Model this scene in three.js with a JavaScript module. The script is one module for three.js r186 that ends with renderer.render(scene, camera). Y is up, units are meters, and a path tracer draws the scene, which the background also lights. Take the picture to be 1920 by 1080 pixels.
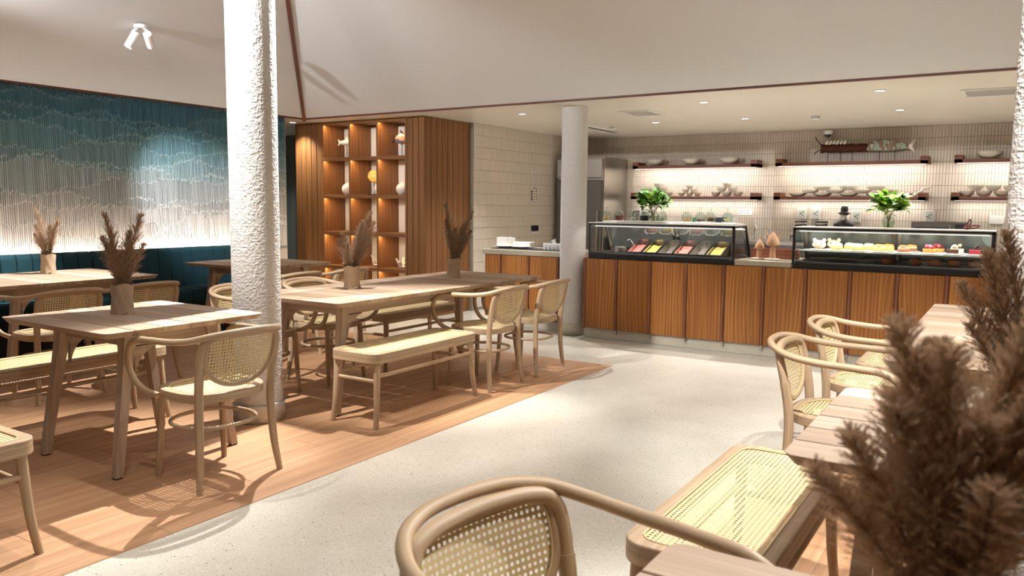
import * as THREE from 'three';
import { mergeGeometries } from 'three/addons/utils/BufferGeometryUtils.js';
import { RectAreaLightUniformsLib } from 'three/addons/lights/RectAreaLightUniformsLib.js';
RectAreaLightUniformsLib.init();

// ---------------------------------------------------------------- camera, exposure, sky
const scene = new THREE.Scene();
scene.background = new THREE.Color(0x05060a);                       // night outside, the room is closed
const camera = new THREE.PerspectiveCamera(39.99, 1920 / 1080, 0.05, 60);
camera.position.set(0, 1.36, 0);
camera.rotation.order = 'YXZ';
camera.rotation.set(-0.104239, 0.567554, 0.00999);
camera.focus = 5; camera.userData.fStop = 5;
const renderer = new THREE.WebGLRenderer({ antialias: true });
renderer.toneMapping = THREE.LinearToneMapping;
renderer.toneMappingExposure = 1.2;
renderer.shadowMap.enabled = true;

// light strengths (candela for spots, nits for strips)
const L = {
  table: 78, mural: 22, aisle: 4, wash: 30, down: 14, shelf: 110, cubby: 120, cove: 42, caseTube: 70,
  warm: new THREE.Color(1.0, 0.94, 0.86), neutral: new THREE.Color(1.0, 0.985, 0.955), cool: new THREE.Color(0.92, 0.95, 1.0), amber: new THREE.Color(1.0, 0.68, 0.38),
};

// ---------------------------------------------------------------- helpers
const V = (x, y, z) => new THREE.Vector3(x, y, z);
function rng(seed) { let a = seed >>> 0; return () => { a = (a + 0x6D2B79F5) >>> 0; let t = a; t = Math.imul(t ^ (t >>> 15), t | 1); t ^= t + Math.imul(t ^ (t >>> 7), t | 61); return ((t ^ (t >>> 14)) >>> 0) / 4294967296; }; }
const taken = new Map();
function numbered(n) { const k = taken.get(n) || 0; taken.set(n, k + 1); return k ? n + '_' + String(k).padStart(3, '0') : n; }
function tag(o, label, category, group) { o.userData.label = label; o.userData.category = category; if (group) o.userData.group = group; return o; }
function thing(name, label, category, p = [0, 0, 0], turn = 0, group) {
  const o = new THREE.Group(); o.name = numbered(name); o.position.set(...p); o.rotation.y = turn; scene.add(o);
  return tag(o, label, category, group);
}
function part(parent, name, geo, mat, p, r) {
  const m = new THREE.Mesh(geo, mat); m.name = name; if (p) m.position.set(...p); if (r) m.rotation.set(...r); parent.add(m); return m;
}
function one(name, geo, mat, label, category, p, turn, group) {
  const m = new THREE.Mesh(geo, mat); m.name = numbered(name); if (p) m.position.set(...p); if (turn) m.rotation.y = turn; scene.add(m);
  return tag(m, label, category, group);
}
function struct(name, geo, mat, p) {
  const m = geo ? new THREE.Mesh(geo, mat) : new THREE.Group(); m.name = name; if (p) m.position.set(...p); m.userData.kind = 'structure'; scene.add(m); return m;
}
function copy(o, p, turn, label, group) {
  const c = o.clone(); c.name = numbered(o.name.replace(/_\d\d\d$/, '')); c.userData = { ...o.userData }; c.position.set(...p); if (turn !== undefined) c.rotation.y = turn;
  if (label) c.userData.label = label; if (group) c.userData.group = group; scene.add(c); return c;
}
const merge = (a) => mergeGeometries(a.map((g) => { const q = g.index ? g.toNonIndexed() : g; for (const k of Object.keys(q.attributes)) if (!['position', 'normal', 'uv', 'color'].includes(k)) q.deleteAttribute(k); return q; }));
// uv in metres: v runs along the grain axis
function uvm(g, grain = 'y', ou = 0, ov = 0) {
  const p = g.attributes.position, n = g.attributes.normal, uv = new Float32Array(p.count * 2), gi = 'xyz'.indexOf(grain);
  for (let i = 0; i < p.count; i++) {
    const q = [p.getX(i), p.getY(i), p.getZ(i)], m = [Math.abs(n.getX(i)), Math.abs(n.getY(i)), Math.abs(n.getZ(i))];
    const d = m[0] > m[1] && m[0] > m[2] ? 0 : m[1] > m[2] ? 1 : 2;
    let a = gi, b = 3 - gi - d; if (d === gi) { a = (gi + 1) % 3; b = (gi + 2) % 3; }
    uv[2 * i] = q[b] + ou; uv[2 * i + 1] = q[a] + ov;
  }
  g.setAttribute('uv', new THREE.BufferAttribute(uv, 2)); return g;
}
const at = (g, x, y, z) => g.translate(x, y, z);
function box(w, h, d, x = 0, y = 0, z = 0, grain = 'y', ou = 0, ov = 0) { return uvm(new THREE.BoxGeometry(w, h, d).toNonIndexed().translate(x, y, z), grain, ou, ov); }
// box with a small chamfer on every edge (28 triangles)
function cbox(w, h, d, c = 0.004, x = 0, y = 0, z = 0, grain = 'y', ou = 0, ov = 0) {
  const s = new THREE.Shape(), a = w / 2 - c, b = h / 2 - c; s.moveTo(-a, -b); s.lineTo(a, -b); s.lineTo(a, b); s.lineTo(-a, b); s.closePath();
  const g = new THREE.ExtrudeGeometry(s, { depth: d - 2 * c, bevelEnabled: true, bevelThickness: c, bevelSize: c, bevelSegments: 1, steps: 1 });
  g.translate(0, 0, -d / 2 + c).translate(x, y, z); return uvm(g, grain, ou, ov);
}
function roundRect(w, h, r, cx = 0, cy = 0, path = new THREE.Shape()) {
  const x = cx - w / 2, y = cy - h / 2; const rr = Array.isArray(r) ? r : [r, r, r, r];
  path.moveTo(x + rr[0], y); path.lineTo(x + w - rr[1], y); if (rr[1]) path.absarc(x + w - rr[1], y + rr[1], rr[1], -Math.PI / 2, 0);
  path.lineTo(x + w, y + h - rr[2]); if (rr[2]) path.absarc(x + w - rr[2], y + h - rr[2], rr[2], 0, Math.PI / 2);
  path.lineTo(x + rr[3], y + h); if (rr[3]) path.absarc(x + rr[3], y + h - rr[3], rr[3], Math.PI / 2, Math.PI);
  path.lineTo(x, y + rr[0]); if (rr[0]) path.absarc(x + rr[0], y + rr[0], rr[0], Math.PI, 1.5 * Math.PI);
  return path;
}
// plate lying in the xz plane from an outline in (x, z); top at y = 0
function slab(shape, t, bev = 0.003, segs = 1, curve = 8) {
  const g = new THREE.ExtrudeGeometry(shape, { depth: t - 2 * bev, bevelEnabled: bev > 0, bevelThickness: bev, bevelSize: bev, bevelOffset: -bev, bevelSegments: segs, curveSegments: curve });
  g.translate(0, 0, -t + bev); g.rotateX(-Math.PI / 2); g.scale(1, 1, -1);
  // scaling by -1 flips the winding: turn it back
  const p = g.attributes.position; const n = g.attributes.normal;
  for (let i = 0; i < p.count; i += 3) for (const at_ of [p, n]) { const a = [at_.getX(i + 1), at_.getY(i + 1), at_.getZ(i + 1)]; at_.setXYZ(i + 1, at_.getX(i + 2), at_.getY(i + 2), at_.getZ(i + 2)); at_.setXYZ(i + 2, ...a); }
  return g;
}
function sweep(pts, rad, o = {}) {
  const closed = !!o.closed, seg = o.seg || 24, rs = o.rs || 8, sq = o.squash || 1;
  const c = new THREE.CatmullRomCurve3(pts.map((p) => (Array.isArray(p) ? V(...p) : p)), closed, 'centripetal');
  const fr = c.computeFrenetFrames(seg, closed), len = c.getLength(), P = [], N = [], U = [], I = [];
  const R = typeof rad === 'function' ? rad : () => rad;
  for (let i = 0; i <= seg; i++) {
    const t = i / seg, q = c.getPointAt(t), r = R(t), a = fr.normals[i], b = fr.binormals[i];
    for (let j = 0; j <= rs; j++) {
      const h = (j / rs) * Math.PI * 2, ca = Math.cos(h), sa = Math.sin(h) * sq;
      const d = V(a.x * ca + b.x * sa, a.y * ca + b.y * sa, a.z * ca + b.z * sa);
      P.push(q.x + d.x * r, q.y + d.y * r, q.z + d.z * r); d.normalize(); N.push(d.x, d.y, d.z); U.push((j / rs) * r * 6.28, t * len + (o.ov || 0));
    }
  }
  for (let i = 0; i < seg; i++) for (let j = 0; j < rs; j++) { const a = i * (rs + 1) + j, b = a + rs + 1; I.push(a, a + 1, b, b, a + 1, b + 1); }
  if (!closed) for (const [i, s] of [[0, -1], [seg, 1]]) {
    const k = P.length / 3, q = c.getPointAt(i / seg), t = fr.tangents[i]; P.push(q.x, q.y, q.z); N.push(t.x * s, t.y * s, t.z * s); U.push(0, 0);
    for (let j = 0; j <= rs; j++) { const a = (i * (rs + 1) + j) * 3; P.push(P[a], P[a + 1], P[a + 2]); N.push(t.x * s, t.y * s, t.z * s); U.push(Math.cos(j) * 0.01, Math.sin(j) * 0.01); }
    for (let j = 0; j < rs; j++) s > 0 ? I.push(k, k + 1 + j, k + 2 + j) : I.push(k, k + 2 + j, k + 1 + j);
  }
  const g = new THREE.BufferGeometry(); g.setAttribute('position', new THREE.Float32BufferAttribute(P, 3)); g.setAttribute('normal', new THREE.Float32BufferAttribute(N, 3)); g.setAttribute('uv', new THREE.Float32BufferAttribute(U, 2)); g.setIndex(I);
  // make the winding agree with the normals
  { const pa = g.attributes.position, na = g.attributes.normal, A = V(), B = V(), C = V(), n = V(); let s = 0; for (let i = 0; i < Math.min(I.length, 60); i += 3) { A.fromBufferAttribute(pa, I[i]); B.fromBufferAttribute(pa, I[i + 1]); C.fromBufferAttribute(pa, I[i + 2]); n.fromBufferAttribute(na, I[i]); s += B.sub(A).cross(C.sub(A)).dot(n); } if (s < 0) { for (let i = 0; i < I.length; i += 3) { const t = I[i + 1]; I[i + 1] = I[i + 2]; I[i + 2] = t; } g.setIndex(I); } }
  return g;
}
const lathe = (pts, seg = 24) => new THREE.LatheGeometry(pts.map((p) => new THREE.Vector2(p[0], p[1])), seg);
function tube(a, b, r, rs = 8, seg = 1) { return sweep([a, b], r, { seg, rs }); }
function ball(r, sx = 1, sy = 1, sz = 1, w = 16, h = 12) { return new THREE.SphereGeometry(r, w, h).scale(sx, sy, sz); }
// push vertices about with a smooth pseudo-noise
function lumpy(g, amp, f, seed = 0) {
  const p = g.attributes.position; g.computeVertexNormals(); const n = g.attributes.normal;
  for (let i = 0; i < p.count; i++) {
    const x = p.getX(i) * f + seed, y = p.getY(i) * f + seed * 1.7, z = p.getZ(i) * f - seed;
    const d = amp * (Math.sin(x * 2.1 + Math.sin(y * 1.7)) * Math.sin(y * 2.3 + Math.sin(z * 1.9)) + 0.5 * Math.sin(z * 4.1 + Math.sin(x * 3.3)));
    p.setXYZ(i, p.getX(i) + n.getX(i) * d, p.getY(i) + n.getY(i) * d, p.getZ(i) + n.getZ(i) * d);
  }
  g.computeVertexNormals(); return g;
}

// ---------------------------------------------------------------- textures (computed)
function hash2(x, y, s) { let h = Math.imul(x, 374761393) ^ Math.imul(y, 668265263) ^ Math.imul(s, 1274126177); h = Math.imul(h ^ (h >>> 13), 1274126177); return ((h ^ (h >>> 16)) >>> 0) / 4294967296; }
function pnoise(u, v, px, py, s) {                     // periodic value noise, u and v in 0..1
  const x = u * px, y = v * py, xi = Math.floor(x), yi = Math.floor(y), fx = x - xi, fy = y - yi, a = fx * fx * (3 - 2 * fx), b = fy * fy * (3 - 2 * fy);
  const m = (k, n) => ((k % n) + n) % n, x0 = m(xi, px), x1 = m(xi + 1, px), y0 = m(yi, py), y1 = m(yi + 1, py);
  const p = hash2(x0, y0, s), q = hash2(x1, y0, s), r = hash2(x0, y1, s), t = hash2(x1, y1, s);
  return (p + (q - p) * a) * (1 - b) + (r + (t - r) * a) * b;
}
function dataTex(w, h, fn, srgb = true, sx = 1, sy = 1) {
  const d = new Uint8Array(w * h * 4);
  for (let y = 0; y < h; y++) for (let x = 0; x < w; x++) { const c = fn(x / w, y / h, x, y), i = (y * w + x) * 4; for (let k = 0; k < 3; k++) d[i + k] = Math.max(0, Math.min(255, Array.isArray(c) ? c[k] : c)); d[i + 3] = 255; }
  const t = new THREE.DataTexture(d, w, h); t.wrapS = t.wrapT = THREE.RepeatWrapping; t.magFilter = THREE.LinearFilter; t.minFilter = THREE.LinearMipmapLinearFilter; t.generateMipmaps = true;
  if (srgb) t.colorSpace = THREE.SRGBColorSpace; t.repeat.set(1 / sx, 1 / sy); t.needsUpdate = true; return t;
}
const mix3 = (a, b, t) => [a[0] + (b[0] - a[0]) * t, a[1] + (b[1] - a[1]) * t, a[2] + (b[2] - a[2]) * t];
const hex = (h) => [(h >> 16) & 255, (h >> 8) & 255, h & 255];
// wood: u across the grain, v along it; K bands across, A how far they wander
function woodTex(w, h, lo, hi, K, A, s, contrast, sx, sy, mask) {
  lo = hex(lo); hi = hex(hi);
  return dataTex(w, h, (u, v) => {
    const wn = A * (pnoise(u, v, 3, 2, s) * 0.7 + pnoise(u, v, 6, 3, s + 1) * 0.25 + pnoise(u, v, 14, 5, s + 5) * 0.06);
    let r = 0.5 + 0.5 * Math.sin(6.2832 * (u * K + wn)); r = Math.pow(r, 1.6);
    const st = pnoise(u, v, Math.round(w / 3), 9, s + 2), st2 = pnoise(u, v, Math.round(w / 11), 5, s + 3), big = pnoise(u, v, 5, 2, s + 4);
    const zone = Math.min(1, Math.max(0.15, (pnoise(u, v, 4, 1, s + 9) - 0.3) * 2.6));
    const t = contrast * (mask ? zone : 1) * (r - 0.5) * 0.75 + (st - 0.5) * 0.32 + (st2 - 0.5) * 0.42 + (big - 0.5) * 0.35 + 0.5;
    return mix3(lo, hi, Math.max(0, Math.min(1, t)));
  }, true, sx, sy);
}
const T = {};
T.table = woodTex(512, 1024, 0xa38d79, 0xcab6a2, 7, 1.6, 11, 0.3, 0.5, 2.4);
T.chair = woodTex(256, 512, 0xa48a6c, 0xcab192, 5, 1.2, 23, 0.45, 0.16, 0.7);
T.oak = woodTex(1024, 1024, 0x7c4716, 0xc18340, 26, 5.5, 37, 0.5, 0.92, 2.6, true);
T.slat = woodTex(512, 1024, 0x704822, 0x9b6a3c, 9, 2.5, 41, 0.4, 0.45, 2.2);
T.rail = woodTex(256, 512, 0x683a25, 0x985e42, 5, 1.5, 53, 0.5, 0.2, 1.0);
T.floor = woodTex(512, 1024, 0xa67b58, 0xcba17c, 6, 1.2, 61, 0.3, 0.5, 2.2);
{ // terrazzo: pale matrix with small stone chips
  const r = rng(5), chips = [], cell = 64; const G = Array.from({ length: cell * cell }, () => []);
  for (let i = 0; i < 9000; i++) { const c = { x: r(), y: r(), a: 0.0007 + r() * r() * 0.0022, e: 0.6 + r() * 0.8, th: r() * 3.14, t: r() }; chips.push(c); G[Math.floor(c.y * cell) * cell + Math.floor(c.x * cell)].push(c); }
  T.terrazzo = dataTex(1024, 1024, (u, v) => {
    const b = pnoise(u, v, 9, 9, 3) - 0.5, f = pnoise(u, v, 300, 300, 4) - 0.5; let col = [213 + b * 10 + f * 14, 208 + b * 10 + f * 14, 196 + b * 11 + f * 14];
    const gx = Math.floor(u * cell), gy = Math.floor(v * cell);
    for (let dy = -1; dy < 2; dy++) for (let dx = -1; dx < 2; dx++) for (const c of G[((gy + dy + cell) % cell) * cell + ((gx + dx + cell) % cell)]) {
      let x = u - c.x, y = v - c.y; x -= Math.round(x); y -= Math.round(y); const ca = Math.cos(c.th), sa = Math.sin(c.th), p = (x * ca + y * sa) / c.e, q = (-x * sa + y * ca) * c.e;
      if (p * p + q * q < c.a * c.a) col = c.t < 0.22 ? [170, 161, 146] : c.t < 0.45 ? [204, 191, 166] : c.t < 0.8 ? [232, 228, 218] : c.t < 0.94 ? [190, 183, 171] : [118, 110, 98];
    }
    return col;
  }, true, 1.5, 1.5);
}
T.stucco = dataTex(512, 512, (u, v) => { const a = 1 - Math.abs(2 * pnoise(u, v, 52, 52, 7) - 1), b = 1 - Math.abs(2 * pnoise(u, v, 96, 96, 8) - 1), c = pnoise(u, v, 120, 120, 9); return 255 * (0.5 * a * a + 0.35 * b * b + 0.15 * c); }, false, 1, 1);
T.cloth = dataTex(256, 256, (u, v, x, y) => { const w = ((x >> 1) + (y >> 1)) & 1; return 150 + 60 * w + 40 * (pnoise(u, v, 128, 128, 12) - 0.5); }, false, 0.25, 0.25);
T.brush = dataTex(256, 256, (u, v) => 128 + 70 * (pnoise(u, v, 256, 3, 14) - 0.5), false, 0.3, 0.3);
T.plaster = dataTex(256, 256, (u, v) => 128 + 60 * (pnoise(u, v, 90, 90, 15) - 0.5) + 50 * (pnoise(u, v, 200, 200, 16) - 0.5), false, 0.6, 0.6);

// ---------------------------------------------------------------- materials
const std = (o) => new THREE.MeshStandardMaterial(o), phy = (o) => new THREE.MeshPhysicalMaterial(o);
const M = {
  table: std({ map: T.table, roughness: 0.62 }), chair: std({ map: T.chair, roughness: 0.5 }), oak: std({ map: T.oak, roughness: 0.42 }), slat: std({ map: T.slat, roughness: 0.5 }),
  rail: std({ map: T.rail, roughness: 0.45 }), floorWood: std({ map: T.floor, roughness: 0.5 }), terrazzo: std({ map: T.terrazzo, roughness: 0.24 }),
  cane: std({ color: 0xdac597, roughness: 0.6, side: THREE.DoubleSide }), ceiling: std({ color: 0xd0cecd, roughness: 0.85, bumpMap: T.plaster, bumpScale: 0.0006 }), lowCeiling: std({ color: 0xe2dacd, roughness: 0.3 }),
  trim: std({ color: 0x5e3222, roughness: 0.5 }), column: std({ color: 0xcdc9c4, roughness: 0.8, bumpMap: T.stucco, bumpScale: 0.0046 }), colFoot: std({ map: T.terrazzo, color: 0xf0eee8, roughness: 0.4 }),
  paint: std({ color: 0xc9c1b6, roughness: 0.85 }), dark: std({ color: 0x6a706b, roughness: 0.7 }), tealFabric: std({ color: 0x0e3c46, roughness: 0.9, bumpMap: T.cloth, bumpScale: 0.0008 }),
  grout: std({ color: 0x8d8274, roughness: 0.9 }), tile: std({ color: 0xd8ccbd, roughness: 0.42 }), stone: std({ map: T.terrazzo, color: 0xcfc8bc, roughness: 0.35 }),
  black: std({ color: 0x0c0c0d, roughness: 0.35 }), matBlack: std({ color: 0x121212, roughness: 0.7 }), steel: std({ color: 0xb9b6b0, metalness: 1, roughness: 0.3, bumpMap: T.brush, bumpScale: 0.0003 }), chrome: std({ color: 0xd8d8d8, metalness: 1, roughness: 0.12 }),
  darkSteel: std({ color: 0x6b6660, metalness: 1, roughness: 0.38 }), glass: phy({ color: 0xffffff, roughness: 0.02, transmission: 1, thickness: 0, ior: 1.45 }), jarGlass: phy({ color: 0xf3f7f5, roughness: 0.03, transmission: 1, thickness: 0, ior: 1.45 }),
  porcelain: std({ color: 0xe9e5dd, roughness: 0.3 }), greyBowl: std({ color: 0xd0c8bb, roughness: 0.5 }), whitePlastic: std({ color: 0xe4e2de, roughness: 0.45 }), paper: std({ color: 0xf2f0ec, roughness: 0.8 }),
  white: std({ color: 0xe6e1da, roughness: 0.7 }), bag: std({ color: 0xb9a389, roughness: 0.95, bumpMap: T.cloth, bumpScale: 0.0012 }), pampas: phy({ color: 0xbb9d80, roughness: 1, side: THREE.DoubleSide, transmission: 0.35, thickness: 0 }), pampasDark: phy({ color: 0xa5886e, roughness: 1, side: THREE.DoubleSide, transmission: 0.3, thickness: 0 }),
  stem: std({ color: 0x8d7452, roughness: 0.9 }), leaf: phy({ color: 0x5f9c2a, roughness: 0.55, side: THREE.DoubleSide, transmission: 0.25, thickness: 0 }), leafPale: phy({ color: 0x9ccb3a, roughness: 0.55, side: THREE.DoubleSide, transmission: 0.3, thickness: 0 }),
  leafDark: phy({ color: 0x2a4a1c, roughness: 0.5, side: THREE.DoubleSide }), petal: std({ color: 0xf1efe8, roughness: 0.7, side: THREE.DoubleSide }), coral: std({ color: 0xe6e2da, roughness: 0.9 }),
  driftwood: std({ map: T.rail, color: 0x9a8a80, roughness: 0.95 }), carved: std({ color: 0xb58c6b, roughness: 0.75 }), rubber: std({ color: 0x15120f, roughness: 0.9 }),
};
M.tableB = std({ map: T.table, color: 0xf0eae4, roughness: 0.62 }); M.tableC = std({ map: T.table, color: 0xe6ddd4, roughness: 0.62 });
const glow = (c, k) => std({ color: 0x000000, emissive: c, emissiveIntensity: k, roughness: 1 });

// ---------------------------------------------------------------- the room
const CEIL = 2.39, EX0 = -7.6, EX1 = 3.9, EZ0 = -7.06, EZ1 = 4.6, SL = 0.3, ZB = -11.15, XT = -5.88;
struct('floor', box(14.2, 0.2, 16.8, -2.6, -0.102, -3.0, 'z'), M.terrazzo);
function planks(name, x0, x1, z0, z1, seed) {
  const root = struct(name), r = rng(seed), pw = 0.19, pl = 1.55, geos = [];
  for (let i = 0; i < 6; i++) geos.push(cbox(pw - 0.0012, 0.016, pl - 0.0012, 0.0008, 0, 0, 0, 'z', r() * 3, r() * 5));
  let row = 0;
  for (let x = x1; x > x0 + 0.01; x -= pw, row++) {
    let z = z1 + ((row * 0.6180) % 1) * pl;
    for (; z > z0; z -= pl) {
      const a = Math.max(z - pl, z0), b = Math.min(z, z1); if (b - a < 0.05) continue;
      const w = Math.min(pw, x - x0), full = b - a > pl - 0.01 && w > pw - 0.01;
      const g = full ? geos[Math.floor(r() * 6)] : cbox(w - 0.0012, 0.016, b - a - 0.0012, 0.0008, 0, 0, 0, 'z', r() * 3, r() * 5);
      part(root, 'plank', g, M.floorWood, [x - w / 2, -0.0075, (a + b) / 2]);
    }
  }
  return root;
}
planks('floor_001', EX0 + 0.02, -2.86, -6.1, 1.2, 71);
planks('floor_002', -1.0, EX1 - 0.1, -6.1, 1.2, 73);
// hip ceiling: four sloping faces with thickness
const AP = [V(-1.85, CEIL + SL * 5.75, -1.31), V(-1.85, CEIL + SL * 5.75, -1.15)], CN = [V(EX0, CEIL, EZ0), V(EX1, CEIL, EZ0), V(EX1, CEIL, EZ1), V(EX0, CEIL, EZ1)];
function slope(name, pts) {
  const P = [], up = 0.12, q = pts.map((p) => V(p.x, p.y + up, p.z)), n = pts.length;
  const tri = (a, b, c) => P.push(a.x, a.y, a.z, b.x, b.y, b.z, c.x, c.y, c.z);
  for (let i = 1; i < n - 1; i++) { tri(pts[0], pts[i], pts[i + 1]); tri(q[0], q[i + 1], q[i]); }
  for (let i = 0; i < n; i++) { const j = (i + 1) % n; tri(pts[i], q[i], q[j]); tri(pts[i], q[j], pts[j]); }
  const g = new THREE.BufferGeometry(); g.setAttribute('position', new THREE.Float32BufferAttribute(P, 3)); g.computeVertexNormals(); uvm(g, 'z'); struct(name, g, M.ceiling);
}
slope('ceiling', [CN[0], CN[1], AP[0]]);
slope('ceiling_001', [CN[3], CN[0], AP[0], AP[1]]);
slope('ceiling_002', [CN[1], CN[2], AP[1], AP[0]]);
slope('ceiling_003', [CN[2], CN[3], AP[1]]);
// low flat ceiling beyond the eave
struct('ceiling_004', box(13.6, 0.14, 4.34, -3.2, CEIL + 0.07, EZ0 - 2.17, 'z'), M.lowCeiling);
struct('ceiling_005', box(2.4, 0.14, 3.0, EX0 - 1.2, CEIL + 0.071, -5.56, 'z'), M.lowCeiling);
// dark brown reveals along the eaves and the hips
struct('trim_1', cbox(11.5, 0.045, 0.05, 0.004, (EX0 + EX1) / 2, CEIL + 0.0225, EZ0 + 0.026, 'x'), M.trim);
struct('trim_2', cbox(0.05, 0.045, 11.6, 0.004, EX0 + 0.026, CEIL + 0.0225, (EZ0 + EZ1) / 2, 'z'), M.trim);
function hip(name, a, b) {
  const d = b.clone().sub(a), l = d.length(), g = box(0.035, 0.03, l, 0, 0, l / 2, 'z'); const m = struct(name, g, M.trim); m.position.copy(a).y -= 0.008; m.lookAt(b.clone().setY(b.y - 0.008)); return m;
}
hip('trim_3', CN[0], AP[0]); hip('trim_4', CN[1], AP[0]);
// walls
struct('wall_left', box(0.2, CEIL + 0.12, 11.5, EX0 - 0.1, (CEIL + 0.12) / 2, (-6.75 + 4.75) / 2, 'y'), M.paint);
struct('wall_right', box(0.2, CEIL + 0.1, 16.0, EX1 + 0.1, (CEIL + 0.1) / 2, -3.3, 'y'), M.paint);
struct('wall_front', box(11.8, CEIL + 0.1, 0.2, -1.85, (CEIL + 0.1) / 2, EZ1 + 0.1, 'y'), M.paint);
struct('wall_passage', box(2.4, CEIL, 0.15, -8.8, CEIL / 2, -8.6, 'y'), M.dark);
struct('wall_passage_side', box(0.15, CEIL, 4.4, -9.9, CEIL / 2, -6.6, 'y'), M.dark);
{ const d = struct('door_1', cbox(0.9, 2.06, 0.05, 0.004, 0, 1.03, 0), std({ color: 0x4a524f, roughness: 0.55 }), [-8.9, 0, -8.49]); part(d, 'door_handle', merge([tube([0.36, 1.02, 0.03], [0.36, 1.02, 0.08], 0.01), tube([0.36, 1.02, 0.08], [0.24, 1.02, 0.08], 0.01)]), M.steel); }
// tiled walls: every finger tile its own raised piece, joined because each is only a few pixels wide
const TW = 0.0345, TH = 0.1475;
function tileField(nu, nv, place) {
  const P = [], N = [], C = [], r = rng(9), gap = 0.0016, dep = 0.006, ch = 0.002;
  const quad = (a, b, c, d, n, t) => { for (const q of [a, b, c, a, c, d]) { const w = place(...q); P.push(w[0], w[1], w[2]); const m = place(...n, true); N.push(m[0], m[1], m[2]); C.push(t, t, t); } };
  for (let i = 0; i < nu; i++) for (let j = 0; j < nv; j++) {
    const u0 = i * TW + gap, u1 = (i + 1) * TW - gap, v0 = j * TH + gap, v1 = (j + 1) * TH - gap, t = 0.93 + 0.07 * r(), d = dep + (r() - 0.5) * 0.0012, q = ch;
    quad([u0 + q, v0 + q, d], [u1 - q, v0 + q, d], [u1 - q, v1 - q, d], [u0 + q, v1 - q, d], [0, 0, 1], t);
    quad([u0, v0, 0], [u1, v0, 0], [u1 - q, v0 + q, d], [u0 + q, v0 + q, d], [0, -0.8, 0.6], t); quad([u0 + q, v1 - q, d], [u1 - q, v1 - q, d], [u1, v1, 0], [u0, v1, 0], [0, 0.8, 0.6], t);
    quad([u0, v0, 0], [u0 + q, v0 + q, d], [u0 + q, v1 - q, d], [u0, v1, 0], [-0.8, 0, 0.6], t); quad([u1 - q, v0 + q, d], [u1, v0, 0], [u1, v1, 0], [u1 - q, v1 - q, d], [0.8, 0, 0.6], t);
  }
  const g = new THREE.BufferGeometry(); g.setAttribute('position', new THREE.Float32BufferAttribute(P, 3)); g.setAttribute('normal', new THREE.Float32BufferAttribute(N, 3)); g.setAttribute('color', new THREE.Float32BufferAttribute(C, 3)); return uvm(g);
}
M.tile.vertexColors = true;
const wb = struct('wall_back', box(8.6, CEIL, 0.2, -1.7, CEIL / 2, ZB - 0.1, 'y'), M.grout);
part(wb, 'tiles', tileField(Math.floor(7.3 / TW), 11, (u, v, d, dir) => (dir ? [u, v, d] : [XT + 0.01 + u, CEIL - 11 * TH + v, ZB + d])), M.tile).userData.kind = 'stuff';
const wt = struct('wall_side', box(0.2, CEIL, 2.9, XT - 0.1, CEIL / 2, -9.72, 'y'), M.grout);
part(wt, 'tiles', tileField(Math.floor(2.86 / TW), 16, (u, v, d, dir) => (dir ? [d, v, -u] : [XT + d, CEIL - 16 * TH + v, -8.29 - u])), M.tile).userData.kind = 'stuff';

// columns
function column(x, z, r, h, label) {
  const t = thing('column', label, 'column', [x, 0, z]);
  const g = new THREE.CylinderGeometry(r, r, h - 0.12, 64, 60, true).translate(0, (h - 0.12) / 2 + 0.12, 0), uv = g.attributes.uv; for (let i = 0; i < uv.count; i++) uv.setXY(i, uv.getX(i) * 0.94, uv.getY(i) * h * 1.04);
  part(t, 'shaft', g, M.column); part(t, 'plinth', lathe([[0, 0], [r + 0.012, 0], [r + 0.012, 0.112], [r + 0.004, 0.122], [r - 0.01, 0.122]], 48), z < -7 ? M.colFoot : M.column);
}
column(-3.98, -3.28, 0.146, 3.6, 'white rough stucco column rising between the two tables on the wood floor');
column(-3.97, -7.42, 0.136, CEIL, 'white round column standing between the counter and the side cabinet');
column(0.11, -3.28, 0.15, 3.58, 'white rough stucco column beside the row of tables with the tall pampas vases');
column(-3.98, 0.82, 0.146, 3.6, 'white stucco column away from the counter, on the wood floor');
column(0.11, 0.82, 0.15, 3.6, 'white stucco column away from the counter, by the bench tables');

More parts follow.
